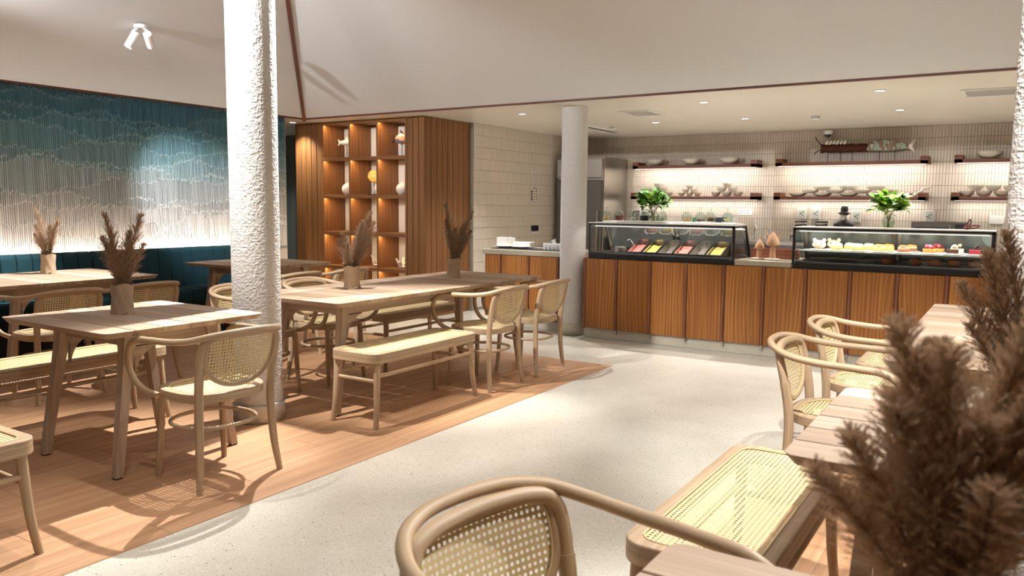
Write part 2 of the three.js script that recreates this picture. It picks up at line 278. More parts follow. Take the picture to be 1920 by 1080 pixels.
// fringe wall hanging: strand layers in wave lines, each lighter towards its tip
{
  const t = thing('fringe_wall_art', 'wall hanging of teal to cream strands ending in wave lines above the banquette', 'wall art', [EX0, 0, 0]);
  part(t, 'backing', box(0.012, CEIL - 0.84, 6.7, 0.006, (CEIL + 0.80) / 2, -3.39, 'y'), std({ color: 0x9fa7a6, roughness: 0.95 }));
  const r = rng(101), N = 12, sw = 0.0185, P = [], C = [], NN = [];
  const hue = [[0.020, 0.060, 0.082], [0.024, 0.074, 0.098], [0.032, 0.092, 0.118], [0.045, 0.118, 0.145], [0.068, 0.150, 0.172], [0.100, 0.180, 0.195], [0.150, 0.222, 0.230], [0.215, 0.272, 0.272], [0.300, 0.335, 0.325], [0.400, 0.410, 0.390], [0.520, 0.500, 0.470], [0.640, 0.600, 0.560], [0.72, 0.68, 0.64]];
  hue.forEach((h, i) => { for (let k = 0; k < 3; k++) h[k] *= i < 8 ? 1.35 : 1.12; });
  const wave = (i, z) => 2.345 - i * 0.118 - (i > 8 ? (i - 8) * 0.012 : 0) + 0.050 * Math.sin(z * 2.1 + i * 2.7) + 0.036 * Math.sin(z * 4.9 + i * 4.1 + 1) + 0.022 * Math.sin(z * 11.3 + i * 1.3) + 0.05 * Math.sin(z * 0.9 + i * 1.9);
  for (let i = 0; i <= N; i++) for (let z = -6.72; z < -0.1; z += sw) {
    const lo = Math.max(0.84, wave(i, z) + (r() - 0.5) * 0.035), hi = i ? Math.max(lo + 0.05, wave(i - 1, z) + 0.03) : CEIL - 0.005; if (i === N && lo > 0.86) { /* hangs to the bench */ }
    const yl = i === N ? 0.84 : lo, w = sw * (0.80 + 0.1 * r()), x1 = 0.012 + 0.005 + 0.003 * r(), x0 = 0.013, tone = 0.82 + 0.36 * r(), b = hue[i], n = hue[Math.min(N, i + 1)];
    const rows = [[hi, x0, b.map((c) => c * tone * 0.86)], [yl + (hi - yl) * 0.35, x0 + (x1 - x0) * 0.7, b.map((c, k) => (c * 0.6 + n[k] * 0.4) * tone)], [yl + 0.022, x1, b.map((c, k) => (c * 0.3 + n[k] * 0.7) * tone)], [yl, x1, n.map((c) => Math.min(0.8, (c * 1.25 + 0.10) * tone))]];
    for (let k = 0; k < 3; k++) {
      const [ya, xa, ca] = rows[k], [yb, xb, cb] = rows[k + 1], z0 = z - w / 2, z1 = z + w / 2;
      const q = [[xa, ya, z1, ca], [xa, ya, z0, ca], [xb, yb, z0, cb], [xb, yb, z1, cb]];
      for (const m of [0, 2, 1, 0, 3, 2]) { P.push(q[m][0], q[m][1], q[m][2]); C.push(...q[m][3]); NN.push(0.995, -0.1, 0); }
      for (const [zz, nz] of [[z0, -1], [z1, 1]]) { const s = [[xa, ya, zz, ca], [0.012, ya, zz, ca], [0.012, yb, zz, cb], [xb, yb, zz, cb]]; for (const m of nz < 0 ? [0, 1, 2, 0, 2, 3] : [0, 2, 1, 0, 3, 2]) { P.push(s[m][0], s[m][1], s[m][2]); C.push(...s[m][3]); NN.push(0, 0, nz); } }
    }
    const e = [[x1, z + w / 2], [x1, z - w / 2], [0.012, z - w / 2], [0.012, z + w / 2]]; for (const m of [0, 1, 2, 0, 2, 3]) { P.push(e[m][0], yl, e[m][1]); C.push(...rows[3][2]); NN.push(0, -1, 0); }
  }
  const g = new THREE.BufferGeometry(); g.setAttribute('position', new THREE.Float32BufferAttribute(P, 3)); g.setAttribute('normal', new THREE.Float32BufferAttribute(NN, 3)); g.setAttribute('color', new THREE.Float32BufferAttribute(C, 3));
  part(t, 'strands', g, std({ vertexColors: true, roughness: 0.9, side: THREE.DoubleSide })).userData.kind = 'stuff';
}
// banquette of two lengths with channelled upholstery
function roundedBlock(w, h, d, r, seg = 3) { // section w x h in xy rounded, along z with rounded ends
  const s = roundRect(w - 2 * 0.012, h - 2 * 0.012, r - 0.012); const g = new THREE.ExtrudeGeometry(s, { depth: d - 0.024, bevelEnabled: true, bevelThickness: 0.012, bevelSize: 0.012, bevelSegments: 2, curveSegments: 4 }); g.translate(0, 0, -d / 2 + 0.012); return uvm(g);
}
const chBack = roundedBlock(0.13, 0.46, 0.134, 0.055), chSeat = roundedBlock(0.44, 0.15, 0.134, 0.06);
function banquette(z1, n, label) {
  const t = thing('banquette', label, 'banquette', [EX0, 0, z1], 0, 'teal banquettes along the wall hanging');
  const l = n * 0.134;
  part(t, 'base', box(0.42, 0.33, l, 0.31, 0.165, -l / 2, 'z'), M.matBlack);
  part(t, 'back_board', box(0.03, 0.84, l, 0.085, 0.42, -l / 2, 'z'), M.tealFabric);
  for (let i = 0; i < n; i++) { part(t, 'back_channel', chBack, M.tealFabric, [0.165, 0.655, -(i + 0.5) * 0.134], [0, 0, 0.06]); part(t, 'seat_channel', chSeat, M.tealFabric, [0.36, 0.405, -(i + 0.5) * 0.134]); }
}
banquette(-0.55, 27, 'teal channel-tufted banquette behind the table with one pampas vase');
banquette(-4.19, 16, 'teal channel-tufted banquette length reaching the wooden shelf unit end of the wall');
// light strip hidden behind the banquette, washing up the strands
{
  const t = thing('cove_light', 'thin warm light strip behind the teal banquette backrest', 'light strip', [EX0, 0.80, 0]);
  part(t, 'strip', box(0.012, 0.01, 5.8, 0.062, 0, -3.45, 'z'), glow(new THREE.Color(1, 0.9, 0.78), 3));
  const l = new THREE.RectAreaLight(new THREE.Color(1.0, 0.88, 0.74), L.cove, 0.03, 5.8); l.name = 'cove_lamp'; l.position.set(0.056, 0.012, -3.45); l.rotation.set(Math.PI / 2, 0, 0); t.add(l);
}

// ---------------------------------------------------------------- cane furniture
// woven cane sheet: a grid of cells with octagonal holes, laid over (s, t) and shaped by map()
function cane(s0, s1, t0, t1, pitch, inside, map) {
  const P = [], N = [], hr = 0.285 * pitch, n = 8, ring = [];
  for (let k = 0; k < n; k++) { const a = (k + 0.5) * Math.PI * 2 / n; ring.push([Math.cos(a) * hr, Math.sin(a) * hr]); }
  const h = pitch / 2, sq = ring.map(([x, y]) => { const m = Math.max(Math.abs(x), Math.abs(y)); return [x / m * h, y / m * h]; });
  const corner = [[h, h], [-h, h], [-h, -h], [h, -h]];
  const put = (a, b, c) => { const A = map(...a), B = map(...b), Cc = map(...c); P.push(A.x, A.y, A.z, B.x, B.y, B.z, Cc.x, Cc.y, Cc.z); };
  for (let t = t0 + h; t < t1; t += pitch) for (let s = s0 + h; s < s1; s += pitch) {
    if (!inside(s, t)) continue;
    for (let k = 0; k < n; k++) {
      const a = ring[k], b = ring[(k + 1) % n], A = sq[k], B = sq[(k + 1) % n], w = (q) => [s + q[0], t + q[1]];
      put(w(a), w(A), w(B)); put(w(a), w(B), w(b));
      if (k % 2 === 0) put(w(A), w(corner[(k / 2) % 4]), w(B));
    }
  }
  const g = new THREE.BufferGeometry(); g.setAttribute('position', new THREE.Float32BufferAttribute(P, 3)); g.computeVertexNormals(); return uvm(g);
}
const sup = (a, n) => Math.sign(a) * Math.pow(Math.abs(a), 2 / n);
function superPts(rx, rz, n, k) { const o = []; for (let i = 0; i < k; i++) { const a = i / k * Math.PI * 2; o.push([rx * sup(Math.cos(a), n), rz * sup(Math.sin(a), n)]); } return o; }
function shapeOf(pts, path = new THREE.Shape()) { pts.forEach((p, i) => (i ? path.lineTo(...p) : path.moveTo(...p))); path.closePath(); return path; }
function makeChair() {
  const g = {}, both = [-1, 1];
  // seat: rounded wooden rim with a cane panel
  const out = superPts(0.218, 0.228, 2.7, 48), inn = superPts(0.178, 0.188, 2.7, 48); const sh = shapeOf(out); sh.holes.push(shapeOf(inn.slice().reverse(), new THREE.Path()));
  g.seat = uvm(slab(sh, 0.044, 0.006, 2).translate(0, 0.46, 0), 'z');
  g.seatCane = cane(-0.2, 0.2, -0.2, 0.2, 0.0155, (s, t) => Math.pow(Math.abs(s) / 0.185, 2.7) + Math.pow(Math.abs(t) / 0.195, 2.7) < 1, (s, t) => V(s, 0.4535 - 0.004 * (1 - (s * s + t * t) / 0.04), t));
  g.seatBead = sweep(superPts(0.176, 0.186, 2.7, 32).map(([x, z]) => [x, 0.4575, z]), 0.0028, { closed: true, seg: 64, rs: 6 });
  g.front = both.map((s) => sweep([[0.165, 0.43, 0.172 * s], [0.17, 0.3, 0.176 * s], [0.176, 0.15, 0.182 * s], [0.188, 0.0, 0.19 * s]], (t) => 0.020 - 0.0055 * t, { seg: 10, rs: 10 }));
  g.rear = both.map((s) => sweep([[-0.215, 0, 0.232 * s], [-0.198, 0.14, 0.216 * s], [-0.188, 0.30, 0.207 * s], [-0.188, 0.44, 0.205 * s], [-0.200, 0.54, 0.207 * s], [-0.212, 0.60, 0.210 * s]], (t) => 0.0150 + 0.0058 * Math.sin(Math.min(1, t * 1.6) * 1.57), { seg: 16, rs: 10 }));
  const hp = [[-0.211, 0.595, 0.210], [-0.222, 0.645, 0.213], [-0.234, 0.692, 0.209], [-0.244, 0.722, 0.190], [-0.256, 0.737, 0.145], [-0.267, 0.743, 0.06]];
  g.hoop = sweep([...hp, [-0.270, 0.744, 0], ...hp.slice().reverse().map(([x, y, z]) => [x, y, -z])], 0.0185, { seg: 48, rs: 10 });
  const bp = (s, t) => V(-0.188 - (t - 0.46) * 0.235 - 0.018 * (1 - (s / 0.2) ** 2), t, s);
  const ol = []; { const wt = 0.194, top = 0.737, bot = 0.492; for (let i = 0; i <= 10; i++) ol.push([-wt + 0.05 + (2 * wt - 0.1) * i / 10, top]); for (let i = 1; i <= 6; i++) { const a = i / 6 * 1.35; ol.push([wt - 0.05 + 0.05 * Math.sin(a), top - 0.05 + 0.05 * Math.cos(a)]); } for (let i = 1; i <= 14; i++) { const a = i / 14 * Math.PI; ol.push([wt * Math.cos(a), 0.655 - (0.655 - bot) * Math.pow(Math.sin(a), 0.85)]); } for (let i = 5; i >= 1; i--) { const a = i / 6 * 1.35; ol.push([-wt + 0.05 - 0.05 * Math.sin(a), top - 0.05 + 0.05 * Math.cos(a)]); } }
  const inPoly = (x, y, m) => { let c = false; for (let i = 0, j = ol.length - 1; i < ol.length; j = i++) { const [xi, yi] = ol[i], [xj, yj] = ol[j]; if ((yi > y) !== (yj > y) && x < (xj - xi) * (y - yi) / (yj - yi) + xi) c = !c; } return c; };
  g.backFrame = sweep(ol.map((p) => bp(p[0], p[1])), 0.0135, { closed: true, seg: 72, rs: 8 });
  g.backBead = sweep(ol.map((p) => { const q = bp(p[0] * 0.925, 0.612 + (p[1] - 0.612) * 0.895); q.x += 0.006; return q; }), 0.0028, { closed: true, seg: 64, rs: 6 });
  g.backCane = cane(-0.2, 0.2, 0.48, 0.76, 0.0155, (s, t) => inPoly(s, t), bp);
  const arm = [[0.085, 0.432, 0.238], [0.175, 0.455, 0.258], [0.245, 0.515, 0.272], [0.268, 0.595, 0.277], [0.248, 0.662, 0.278], [0.19, 0.697, 0.277], [0.08, 0.706, 0.275], [-0.08, 0.712, 0.268], [-0.19, 0.725, 0.246], [-0.262, 0.745, 0.198], [-0.302, 0.757, 0.12], [-0.313, 0.761, 0.04]];
  g.arm = sweep([...arm, ...arm.slice().reverse().map(([x, y, z]) => [x, y, -z])], 0.0158, { seg: 96, rs: 10 });
  g.ring = sweep(superPts(0.186, 0.196, 2.3, 24).map(([x, z]) => [x - 0.005, 0.285, z]), 0.0105, { closed: true, seg: 56, rs: 8 });
  return g;
}
const CH = makeChair();
function chair(x, z, turn, label, group) {
  const t = thing('cane_armchair', label, 'chair', [x, 0, z], turn, group);
  const s = part(t, 'seat', CH.seat, M.chair); part(s, 'cane_panel', CH.seatCane, M.cane); part(s, 'cane_bead', CH.seatBead, M.cane);
  CH.front.forEach((q) => part(t, 'leg', q, M.chair)); CH.rear.forEach((q) => part(t, 'leg', q, M.chair));
  part(t, 'back_hoop', CH.hoop, M.chair); const b = part(t, 'backrest', CH.backFrame, M.chair); part(b, 'cane_panel', CH.backCane, M.cane); part(b, 'cane_bead', CH.backBead, M.cane);
  part(t, 'armrest', CH.arm, M.chair); part(t, 'stretcher', CH.ring, M.chair); return t;
}
function makeBench() {
  const g = {}, sh = roundRect(0.40, 1.08, 0.075); sh.holes.push(roundRect(0.315, 0.995, 0.05, 0, 0, new THREE.Path()));
  g.frame = uvm(slab(sh, 0.062, 0.006, 2, 6).translate(0, 0.46, 0), 'z');
  g.cane = cane(-0.165, 0.165, -0.505, 0.505, 0.0155, (s, t) => Math.abs(s) < 0.163 && Math.abs(t) < 0.503, (s, t) => V(s, 0.455, t));
  const br = roundRect(0.314, 0.994, 0.05).getPoints(6).map((p) => [p.x, 0.459, p.y]); br.pop();
  g.bead = sweep(br, 0.003, { closed: true, seg: 120, rs: 6 });
  g.legs = []; for (const a of [-1, 1]) for (const b of [-1, 1]) g.legs.push(sweep([[0.158 * a, 0.41, 0.485 * b], [0.164 * a, 0.28, 0.492 * b], [0.170 * a, 0.14, 0.503 * b], [0.182 * a, 0, 0.523 * b]], (t) => 0.0225 - 0.006 * t, { seg: 10, rs: 8 }));
  g.short = [-1, 1].map((b) => sweep([[-0.163, 0.285, 0.492 * b], [0.163, 0.285, 0.492 * b]], 0.0125, { seg: 4, rs: 8 }));
  g.long = [-1, 1].map((a) => sweep([[0.162 * a, 0.315, -0.49], [0.162 * a, 0.315, 0.49]], 0.0125, { seg: 6, rs: 8 }));
  return g;
}
const BN = makeBench();
function bench(x, z, label, group) {
  const t = thing('cane_bench', label, 'bench', [x, 0, z], 0, group);
  const s = part(t, 'seat', BN.frame, M.chair); part(s, 'cane_panel', BN.cane, M.cane); part(s, 'cane_bead', BN.bead, M.cane);
  BN.legs.forEach((q) => part(t, 'leg', q, M.chair)); BN.short.forEach((q) => part(t, 'stretcher', q, M.chair)); BN.long.forEach((q) => part(t, 'stretcher', q, M.chair)); return t;
}
// slatted tables
const TT = 0.75;
function boardGeo(W, w, end, seed) {
  const r = 0.035, sh = roundRect(W, w, end < 0 ? [r, r, 0, 0] : end > 0 ? [0, 0, r, r] : 0), g = slab(sh, 0.03, 0.0016, 1, 5), p = g.attributes.position;
  for (let i = 0; i < p.count; i++) if (p.getY(i) < -0.02) { p.setX(i, p.getX(i) - Math.sign(p.getX(i)) * 0.018); if (end && Math.sign(p.getZ(i)) === end && Math.abs(p.getZ(i)) > w * 0.25) p.setZ(i, p.getZ(i) - end * 0.018); }
  g.computeVertexNormals(); return uvm(g, 'x', seed * 0.37, seed * 0.61);
}
function table(x0, x1, z0, z1, n, label) {
  const W = x1 - x0, Ln = z1 - z0, cx = (x0 + x1) / 2, cz = (z0 + z1) / 2, t = thing('slatted_table', label, 'table', [cx, 0, cz]);
  const pw = Ln / n, gs = [0, 1, 2, 3].map((k) => boardGeo(W, pw - 0.007, 0, k + n)), e0 = boardGeo(W, pw - 0.007, -1, 5), e1 = boardGeo(W, pw - 0.007, 1, 6);
  for (let i = 0; i < n; i++) part(t, 'board', i === 0 ? e0 : i === n - 1 ? e1 : gs[(i * 7) % 4], [M.table, M.tableB, M.tableC][(i * 5 + n) % 3], [0, TT, -Ln / 2 + (i + 0.5) * pw]);
  const fx = W / 2 - 0.15, fz = Ln / 2 - 0.125, tx = fx - 0.043, tz = fz - 0.11;
  for (const a of [-1, 1]) for (const b of [-1, 1]) {
    // leg: square section, splayed and tapering, flaring into the apron
    const g = new THREE.BoxGeometry(1, 1, 1, 1, 8, 1).toNonIndexed(), p = g.attributes.position;
    for (let i = 0; i < p.count; i++) { const v = p.getY(i) + 0.5, s = 0.040 + 0.016 * v + 0.02 * Math.max(0, v - 0.85) / 0.15; p.setXYZ(i, a * (fx + (tx - fx) * v) + p.getX(i) * s, 0.008 + v * (TT - 0.042), b * (fz + (tz - fz) * v) + p.getZ(i) * s); }
    g.computeVertexNormals(); const leg = part(t, 'leg', uvm(g, 'y', a * 0.2, b * 0.3), M.table);
    part(leg, 'foot_pad', box(0.034, 0.008, 0.034, a * fx, 0.004, b * fz), M.rubber);
    // curved brace between leg and apron
    const s = new THREE.Shape(); s.moveTo(0, 0); s.lineTo(0.15, 0); s.quadraticCurveTo(0.02, -0.02, 0, -0.15); s.closePath();
    const k = new THREE.ExtrudeGeometry(s, { depth: 0.03, bevelEnabled: false, curveSegments: 6 }); k.translate(0, 0, -0.015);
    const kz = k.clone().rotateY(b > 0 ? Math.PI / 2 : -Math.PI / 2).translate(a * (tx + 0.004), TT - 0.112, b * (tz - 0.02));
    part(t, 'brace', uvm(kz, 'z'), M.table);
  }
  for (const a of [-1, 1]) part(t, 'apron', cbox(0.022, 0.075, 2 * tz - 0.04, 0.002, a * tx, TT - 0.0715, 0, 'z', 0.2 * a), M.table);
  for (const b of [-1, 1]) part(t, 'apron', cbox(2 * tx - 0.04, 0.075, 0.022, 0.002, 0, TT - 0.0715, b * tz, 'x', 0.3 * b), M.table);
  return t;
}
table(-4.48, -3.51, -2.95, -2.02, 6, 'square slatted wood table in front of the stucco column, one pampas vase on it');
table(-7.12, -6.06, -4.0, -2.72, 8, 'slatted wood table drawn up to the teal banquette, one pampas vase on it');
table(-7.12, -6.05, -5.98, -4.95, 7, 'bare slatted wood table at the banquette end nearest the shelf unit');
table(-4.40, -3.47, -5.93, -3.47, 16, 'long slatted wood table carrying two pampas vases');
table(-0.465, 0.47, -2.88, -1.985, 6, 'slatted wood table between the cane bench and the stucco column, dried pampas at its middle');
table(-0.43, 0.50, -5.80, -3.48, 15, 'long bare slatted wood table facing the pastry case');
table(-0.50, 0.43, -1.345, -0.3, 7, 'slatted wood table carrying the tall loose pampas, armchair tucked at its side');

const R180 = Math.PI;
chair(-3.345, -2.47, R180 - 0.03, 'cane armchair at the square table in front of the stucco column');
chair(-3.38, -4.90, R180 + 0.02, 'cane armchair between the cane bench and another armchair at the long table');
chair(-3.38, -5.56, R180 + 0.02, 'cane armchair at the long table end nearest the round counter column');
chair(-5.64, -2.89, R180, 'cane armchair at the banquette table, its back behind the square table edge');
chair(-5.64, -3.49, R180, 'cane armchair at the banquette table, next to the bare table by the shelf unit');
chair(-4.50, -3.73, 0, 'cane armchair on the banquette side of the long table, half hidden by the stucco column');
chair(-4.475, -4.37, 0, 'cane armchair on the banquette side of the long table, beside a cane bench');
chair(-5.46, -4.79, R180, 'cane armchair at the bare banquette table, behind the long table end by the stucco column');
chair(-5.46, -5.39, R180 + 0.04, 'cane armchair at the bare banquette table, directly before the lit shelf unit');
chair(-0.61, -3.73, 0, 'cane armchair at the long table facing the pastry case, beside the stucco column');
chair(-0.60, -4.48, 0, 'cane armchair at the long table facing the pastry case, next to a cane bench');
chair(-0.628, -1.229, -0.2, 'cane armchair tucked at the table with the tall loose pampas');
bench(-3.385, -4.03, 'cane bench on the aisle side of the long table with two vases');
bench(-4.49, -5.36, 'cane bench under the long table edge on the banquette side');
bench(-4.66, -2.46, 'cane bench on the banquette side of the square table');
bench(-3.30, -0.98, 'cane bench at the wood floor edge, in line with the armchair at the square table');
bench(-0.665, -2.44, 'cane bench beside the terrazzo aisle, by the table with the pampas vase and column');
bench(-0.565, -5.46, 'cane bench at the long table nearest the pastry case');

// ---------------------------------------------------------------- dried pampas in fabric wrapped vases
function plume(seed, len, wid, dens) {                 // feathery spike along +y, bowing towards +x
  const r = rng(seed), P = [], stemPts = [], bow = 0.015 + r() * 0.04;
  const ax = (t) => V(bow * t * t * len * 1.6, len * t, 0.02 * Math.sin(t * 3 + seed) * len);
  const hair = (a, d, l, w, drop) => { const b = a.clone().addScaledVector(d, l * 0.55), c = a.clone().addScaledVector(d, l); b.y -= drop * 0.3; c.y -= drop; const s = V(r() - 0.5, r() - 0.5, r() - 0.5).cross(d).normalize().multiplyScalar(w); const q = (v, k) => v.clone().addScaledVector(s, k); for (const [A, B, C] of [[q(a, -0.5), q(a, 0.5), q(b, 0.8)], [q(a, -0.5), q(b, 0.8), q(b, -0.8)], [q(b, -0.8), q(b, 0.8), c]]) P.push(A.x, A.y, A.z, B.x, B.y, B.z, C.x, C.y, C.z); };
  const nb = Math.round(60 * dens), hw = dens > 1.5 ? 0.0006 : 0.0011;
  for (let i = 0; i < nb; i++) {
    const t = 0.22 + 0.76 * (i / nb), a = ax(t), th = i * 2.39996 + r() * 0.6, prof = Math.min(1, (1.03 - t) * 2.2) * Math.min(1, (t - 0.1) * 3.2);
    const open = 0.16 + 0.24 * r(), d = V(Math.cos(th) * open + 0.05, 1, Math.sin(th) * open).normalize(), bl = wid * (1.2 + 1.3 * r()) * prof + 0.012, nh = Math.round(10 + 8 * dens * 1.05);
    for (let k = 0; k < nh; k++) { const f = k / nh, o = a.clone().addScaledVector(d, bl * f); o.x += f * f * bl * 0.12 * Math.cos(th); o.z += f * f * bl * 0.12 * Math.sin(th); const sp = dens > 1.5 ? 0.5 : 0.75, h = V(d.x + (r() - 0.5) * sp, d.y, d.z + (r() - 0.5) * sp).normalize(); hair(o, h, wid * (0.28 + 0.34 * r()) * (1.1 - 0.5 * f), hw * (0.6 + 0.7 * r()), 0.001 * r()); }
    hair(a, d, bl * 1.12, hw, 0.001);
  }
  const g = new THREE.BufferGeometry(); g.setAttribute('position', new THREE.Float32BufferAttribute(P, 3)); g.computeVertexNormals(); uvm(g);
  for (let i = 0; i <= 6; i++) stemPts.push(ax(i / 6 * 0.97));
  return { fluff: g, stem: sweep(stemPts, (t) => 0.0022 * (1 - 0.6 * t), { seg: 8, rs: 5 }) };
}
M.pampasNear = phy({ color: 0xdcc2a4, roughness: 1, side: THREE.DoubleSide, transmission: 0.45, thickness: 0 });  // paler copy of pampas, its colour standing in for missing light
const PL = [1, 2, 3, 4].map((s) => plume(s * 31, 0.50, 0.042, 1.4)), PLbig = [5, 6, 7, 8].map((s) => plume(s * 31, 0.56, 0.042, 3.0));
function bagVase(seed) {
  const g = new THREE.CylinderGeometry(0.055, 0.058, 0.165, 40, 14, true), p = g.attributes.position;
  for (let i = 0; i < p.count; i++) { const a = Math.atan2(p.getZ(i), p.getX(i)), v = p.getY(i) / 0.165 + 0.5; let k = 1 + 0.055 * Math.sin(3 * a + seed + v * 3) + 0.036 * Math.sin(7 * a - v * 8 + seed * 2) + 0.022 * Math.sin(13 * a + v * 21); k *= 1 - 0.05 * Math.sin(v * Math.PI) + (v < 0.08 ? 0.05 : 0) + (v > 0.93 ? 0.03 * Math.sin(5 * a + seed) : 0); p.setX(i, p.getX(i) * k); p.setZ(i, p.getZ(i) * k); p.setY(i, p.getY(i) + 0.0825 + (v > 0.9 ? 0.005 * Math.sin(4 * a + seed) : 0)); }
  g.computeVertexNormals(); const uv = g.attributes.uv; for (let i = 0; i < uv.count; i++) uv.setXY(i, uv.getX(i) * 0.35, uv.getY(i) * 0.165);
  return g;
}
M.bag.side = THREE.DoubleSide;
const BV = [0.4, 1.7, 3.1].map(bagVase);
function pampas(x, z, turn, spikes, label, set = PL, mat = M.pampas, k = 0) {
  const t = thing('pampas_vase', label, 'vase', [x, TT, z], turn);
  const v = part(t, 'wrapped_vase', BV[k % 3], M.bag); part(v, 'vase_bottom', new THREE.CylinderGeometry(0.054, 0.056, 0.006, 24).translate(0, 0.004, 0), M.bag);
  part(v, 'twine_bow', merge([sweep([[0.056, 0.012, 0.01], [0.072, 0.018, 0.022], [0.064, 0.010, 0.034], [0.055, 0.010, 0.02]], 0.004, { seg: 14, rs: 6 }), sweep([[0.055, 0.01, 0.02], [0.068, 0.004, 0.04]], 0.003, { seg: 4, rs: 6 })]), M.bag);
  spikes.forEach(([az, tilt, len, px], i) => {
    const q = new THREE.Group(); q.name = 'pampas_plume'; q.rotation.set(0, az, 0); q.position.y = 0.07; const in_ = new THREE.Mesh(set[i % set.length].fluff, mat); in_.name = 'fluff'; in_.rotation.z = -tilt; in_.scale.set(px || 1.35, len, px || 1.35); const st = new THREE.Mesh(set[i % set.length].stem, M.stem); st.name = 'stem'; st.rotation.z = -tilt; st.scale.copy(in_.scale); q.add(in_, st); t.add(q);
  });
  return t;
}
// azimuths: PR leans along the counter run, PQ the other way
const PR = 0.57, PQ = -2.57;
pampas(-4.09, -2.47, 0, [[PQ, 0.09, 0.96], [PR, 0.16, 0.97], [PQ + 0.5, 0.17, 0.72], [PR - 0.4, 0.1, 0.78], [PQ - 0.5, 0.24, 0.62], [PR + 0.5, 0.22, 0.66], [-1, 0.12, 0.62], [2.1, 0.12, 0.7], [-1.4, 0.04, 0.8], [PR, 0.05, 0.7]], 'dried pampas in a fabric wrapped vase on the square table before the stucco column');
pampas(-6.84, -3.49, 0, [[PQ, 0.10, 0.95], [PR, 0.16, 0.80], [PQ, 0.30, 0.56], [PR - 0.5, 0.08, 0.7], [-1, 0.14, 0.6], [2.2, 0.12, 0.62], [PQ + 0.6, 0.15, 0.7]], 'dried pampas in a fabric wrapped vase on the banquette table', PL, M.pampas, 1);
pampas(-4.03, -4.17, 0, [[PR, 0.20, 1.0], [PR + 0.3, 0.28, 0.88], [PQ, 0.24, 0.60], [PR - 0.4, 0.14, 0.86], [-1, 0.18, 0.56], [2.2, 0.2, 0.6], [PR, 0.38, 0.66], [PQ, 0.06, 0.66]], 'leaning dried pampas in a fabric wrapped vase on the long table by the stucco column', PL, M.pampasDark, 2);
pampas(-3.96, -5.30, 0, [[PQ, 0.05, 1.10], [PR, 0.22, 1.02], [PQ + 0.4, 0.10, 0.84], [PR - 0.4, 0.14, 0.8], [-1, 0.14, 0.66], [2.2, 0.14, 0.7], [PR, 0.34, 0.72]], 'dried pampas in a fabric wrapped vase on the counter end of the long table', PL, M.pampasDark);
pampas(0.025, -2.30, 0, [[PQ, 0.14, 0.80], [PQ + 0.4, 0.06, 0.88], [PR, 0.10, 0.84], [PQ - 0.4, 0.22, 0.68], [-1, 0.14, 0.7], [2.2, 0.14, 0.78], [PR + 0.4, 0.24, 0.7], [PQ, 0.28, 0.52], [PR - 0.5, 0.16, 0.74]], 'dried pampas in a fabric wrapped vase on the table by the bench and column', PLbig, M.pampas, 1);
pampas(-0.045, -1.05, 0, [[PQ, 0.08, 0.74, 1.5], [PQ + 0.3, 0.02, 0.68, 1.5], [PR, 0.13, 0.76, 1.5], [PR + 0.3, 0.20, 0.70, 1.5], [PQ + 1, 0.06, 0.7, 1.5], [PR - 0.9, 0.10, 0.62, 1.5], [PQ - 0.9, 0.16, 0.58, 1.5], [PR, 0.04, 0.62, 1.5], [PQ, 0.30, 0.54, 1.4], [PQ - 0.1, 0.46, 0.50, 1.3], [-1, 0.08, 0.56, 1.6], [-1.3, 0.22, 0.50, 1.5], [2.1, 0.12, 0.68, 1.5], [PR - 0.3, 0.32, 0.62, 1.4], [-0.4, 0.14, 0.6, 1.5], [PR + 0.1, 0.42, 0.56, 1.3], [PQ + 0.5, 0.2, 0.6, 1.4]], 'tall loose brown pampas filling a fabric wrapped vase beside the tucked armchair', PLbig, M.pampasNear, 2);

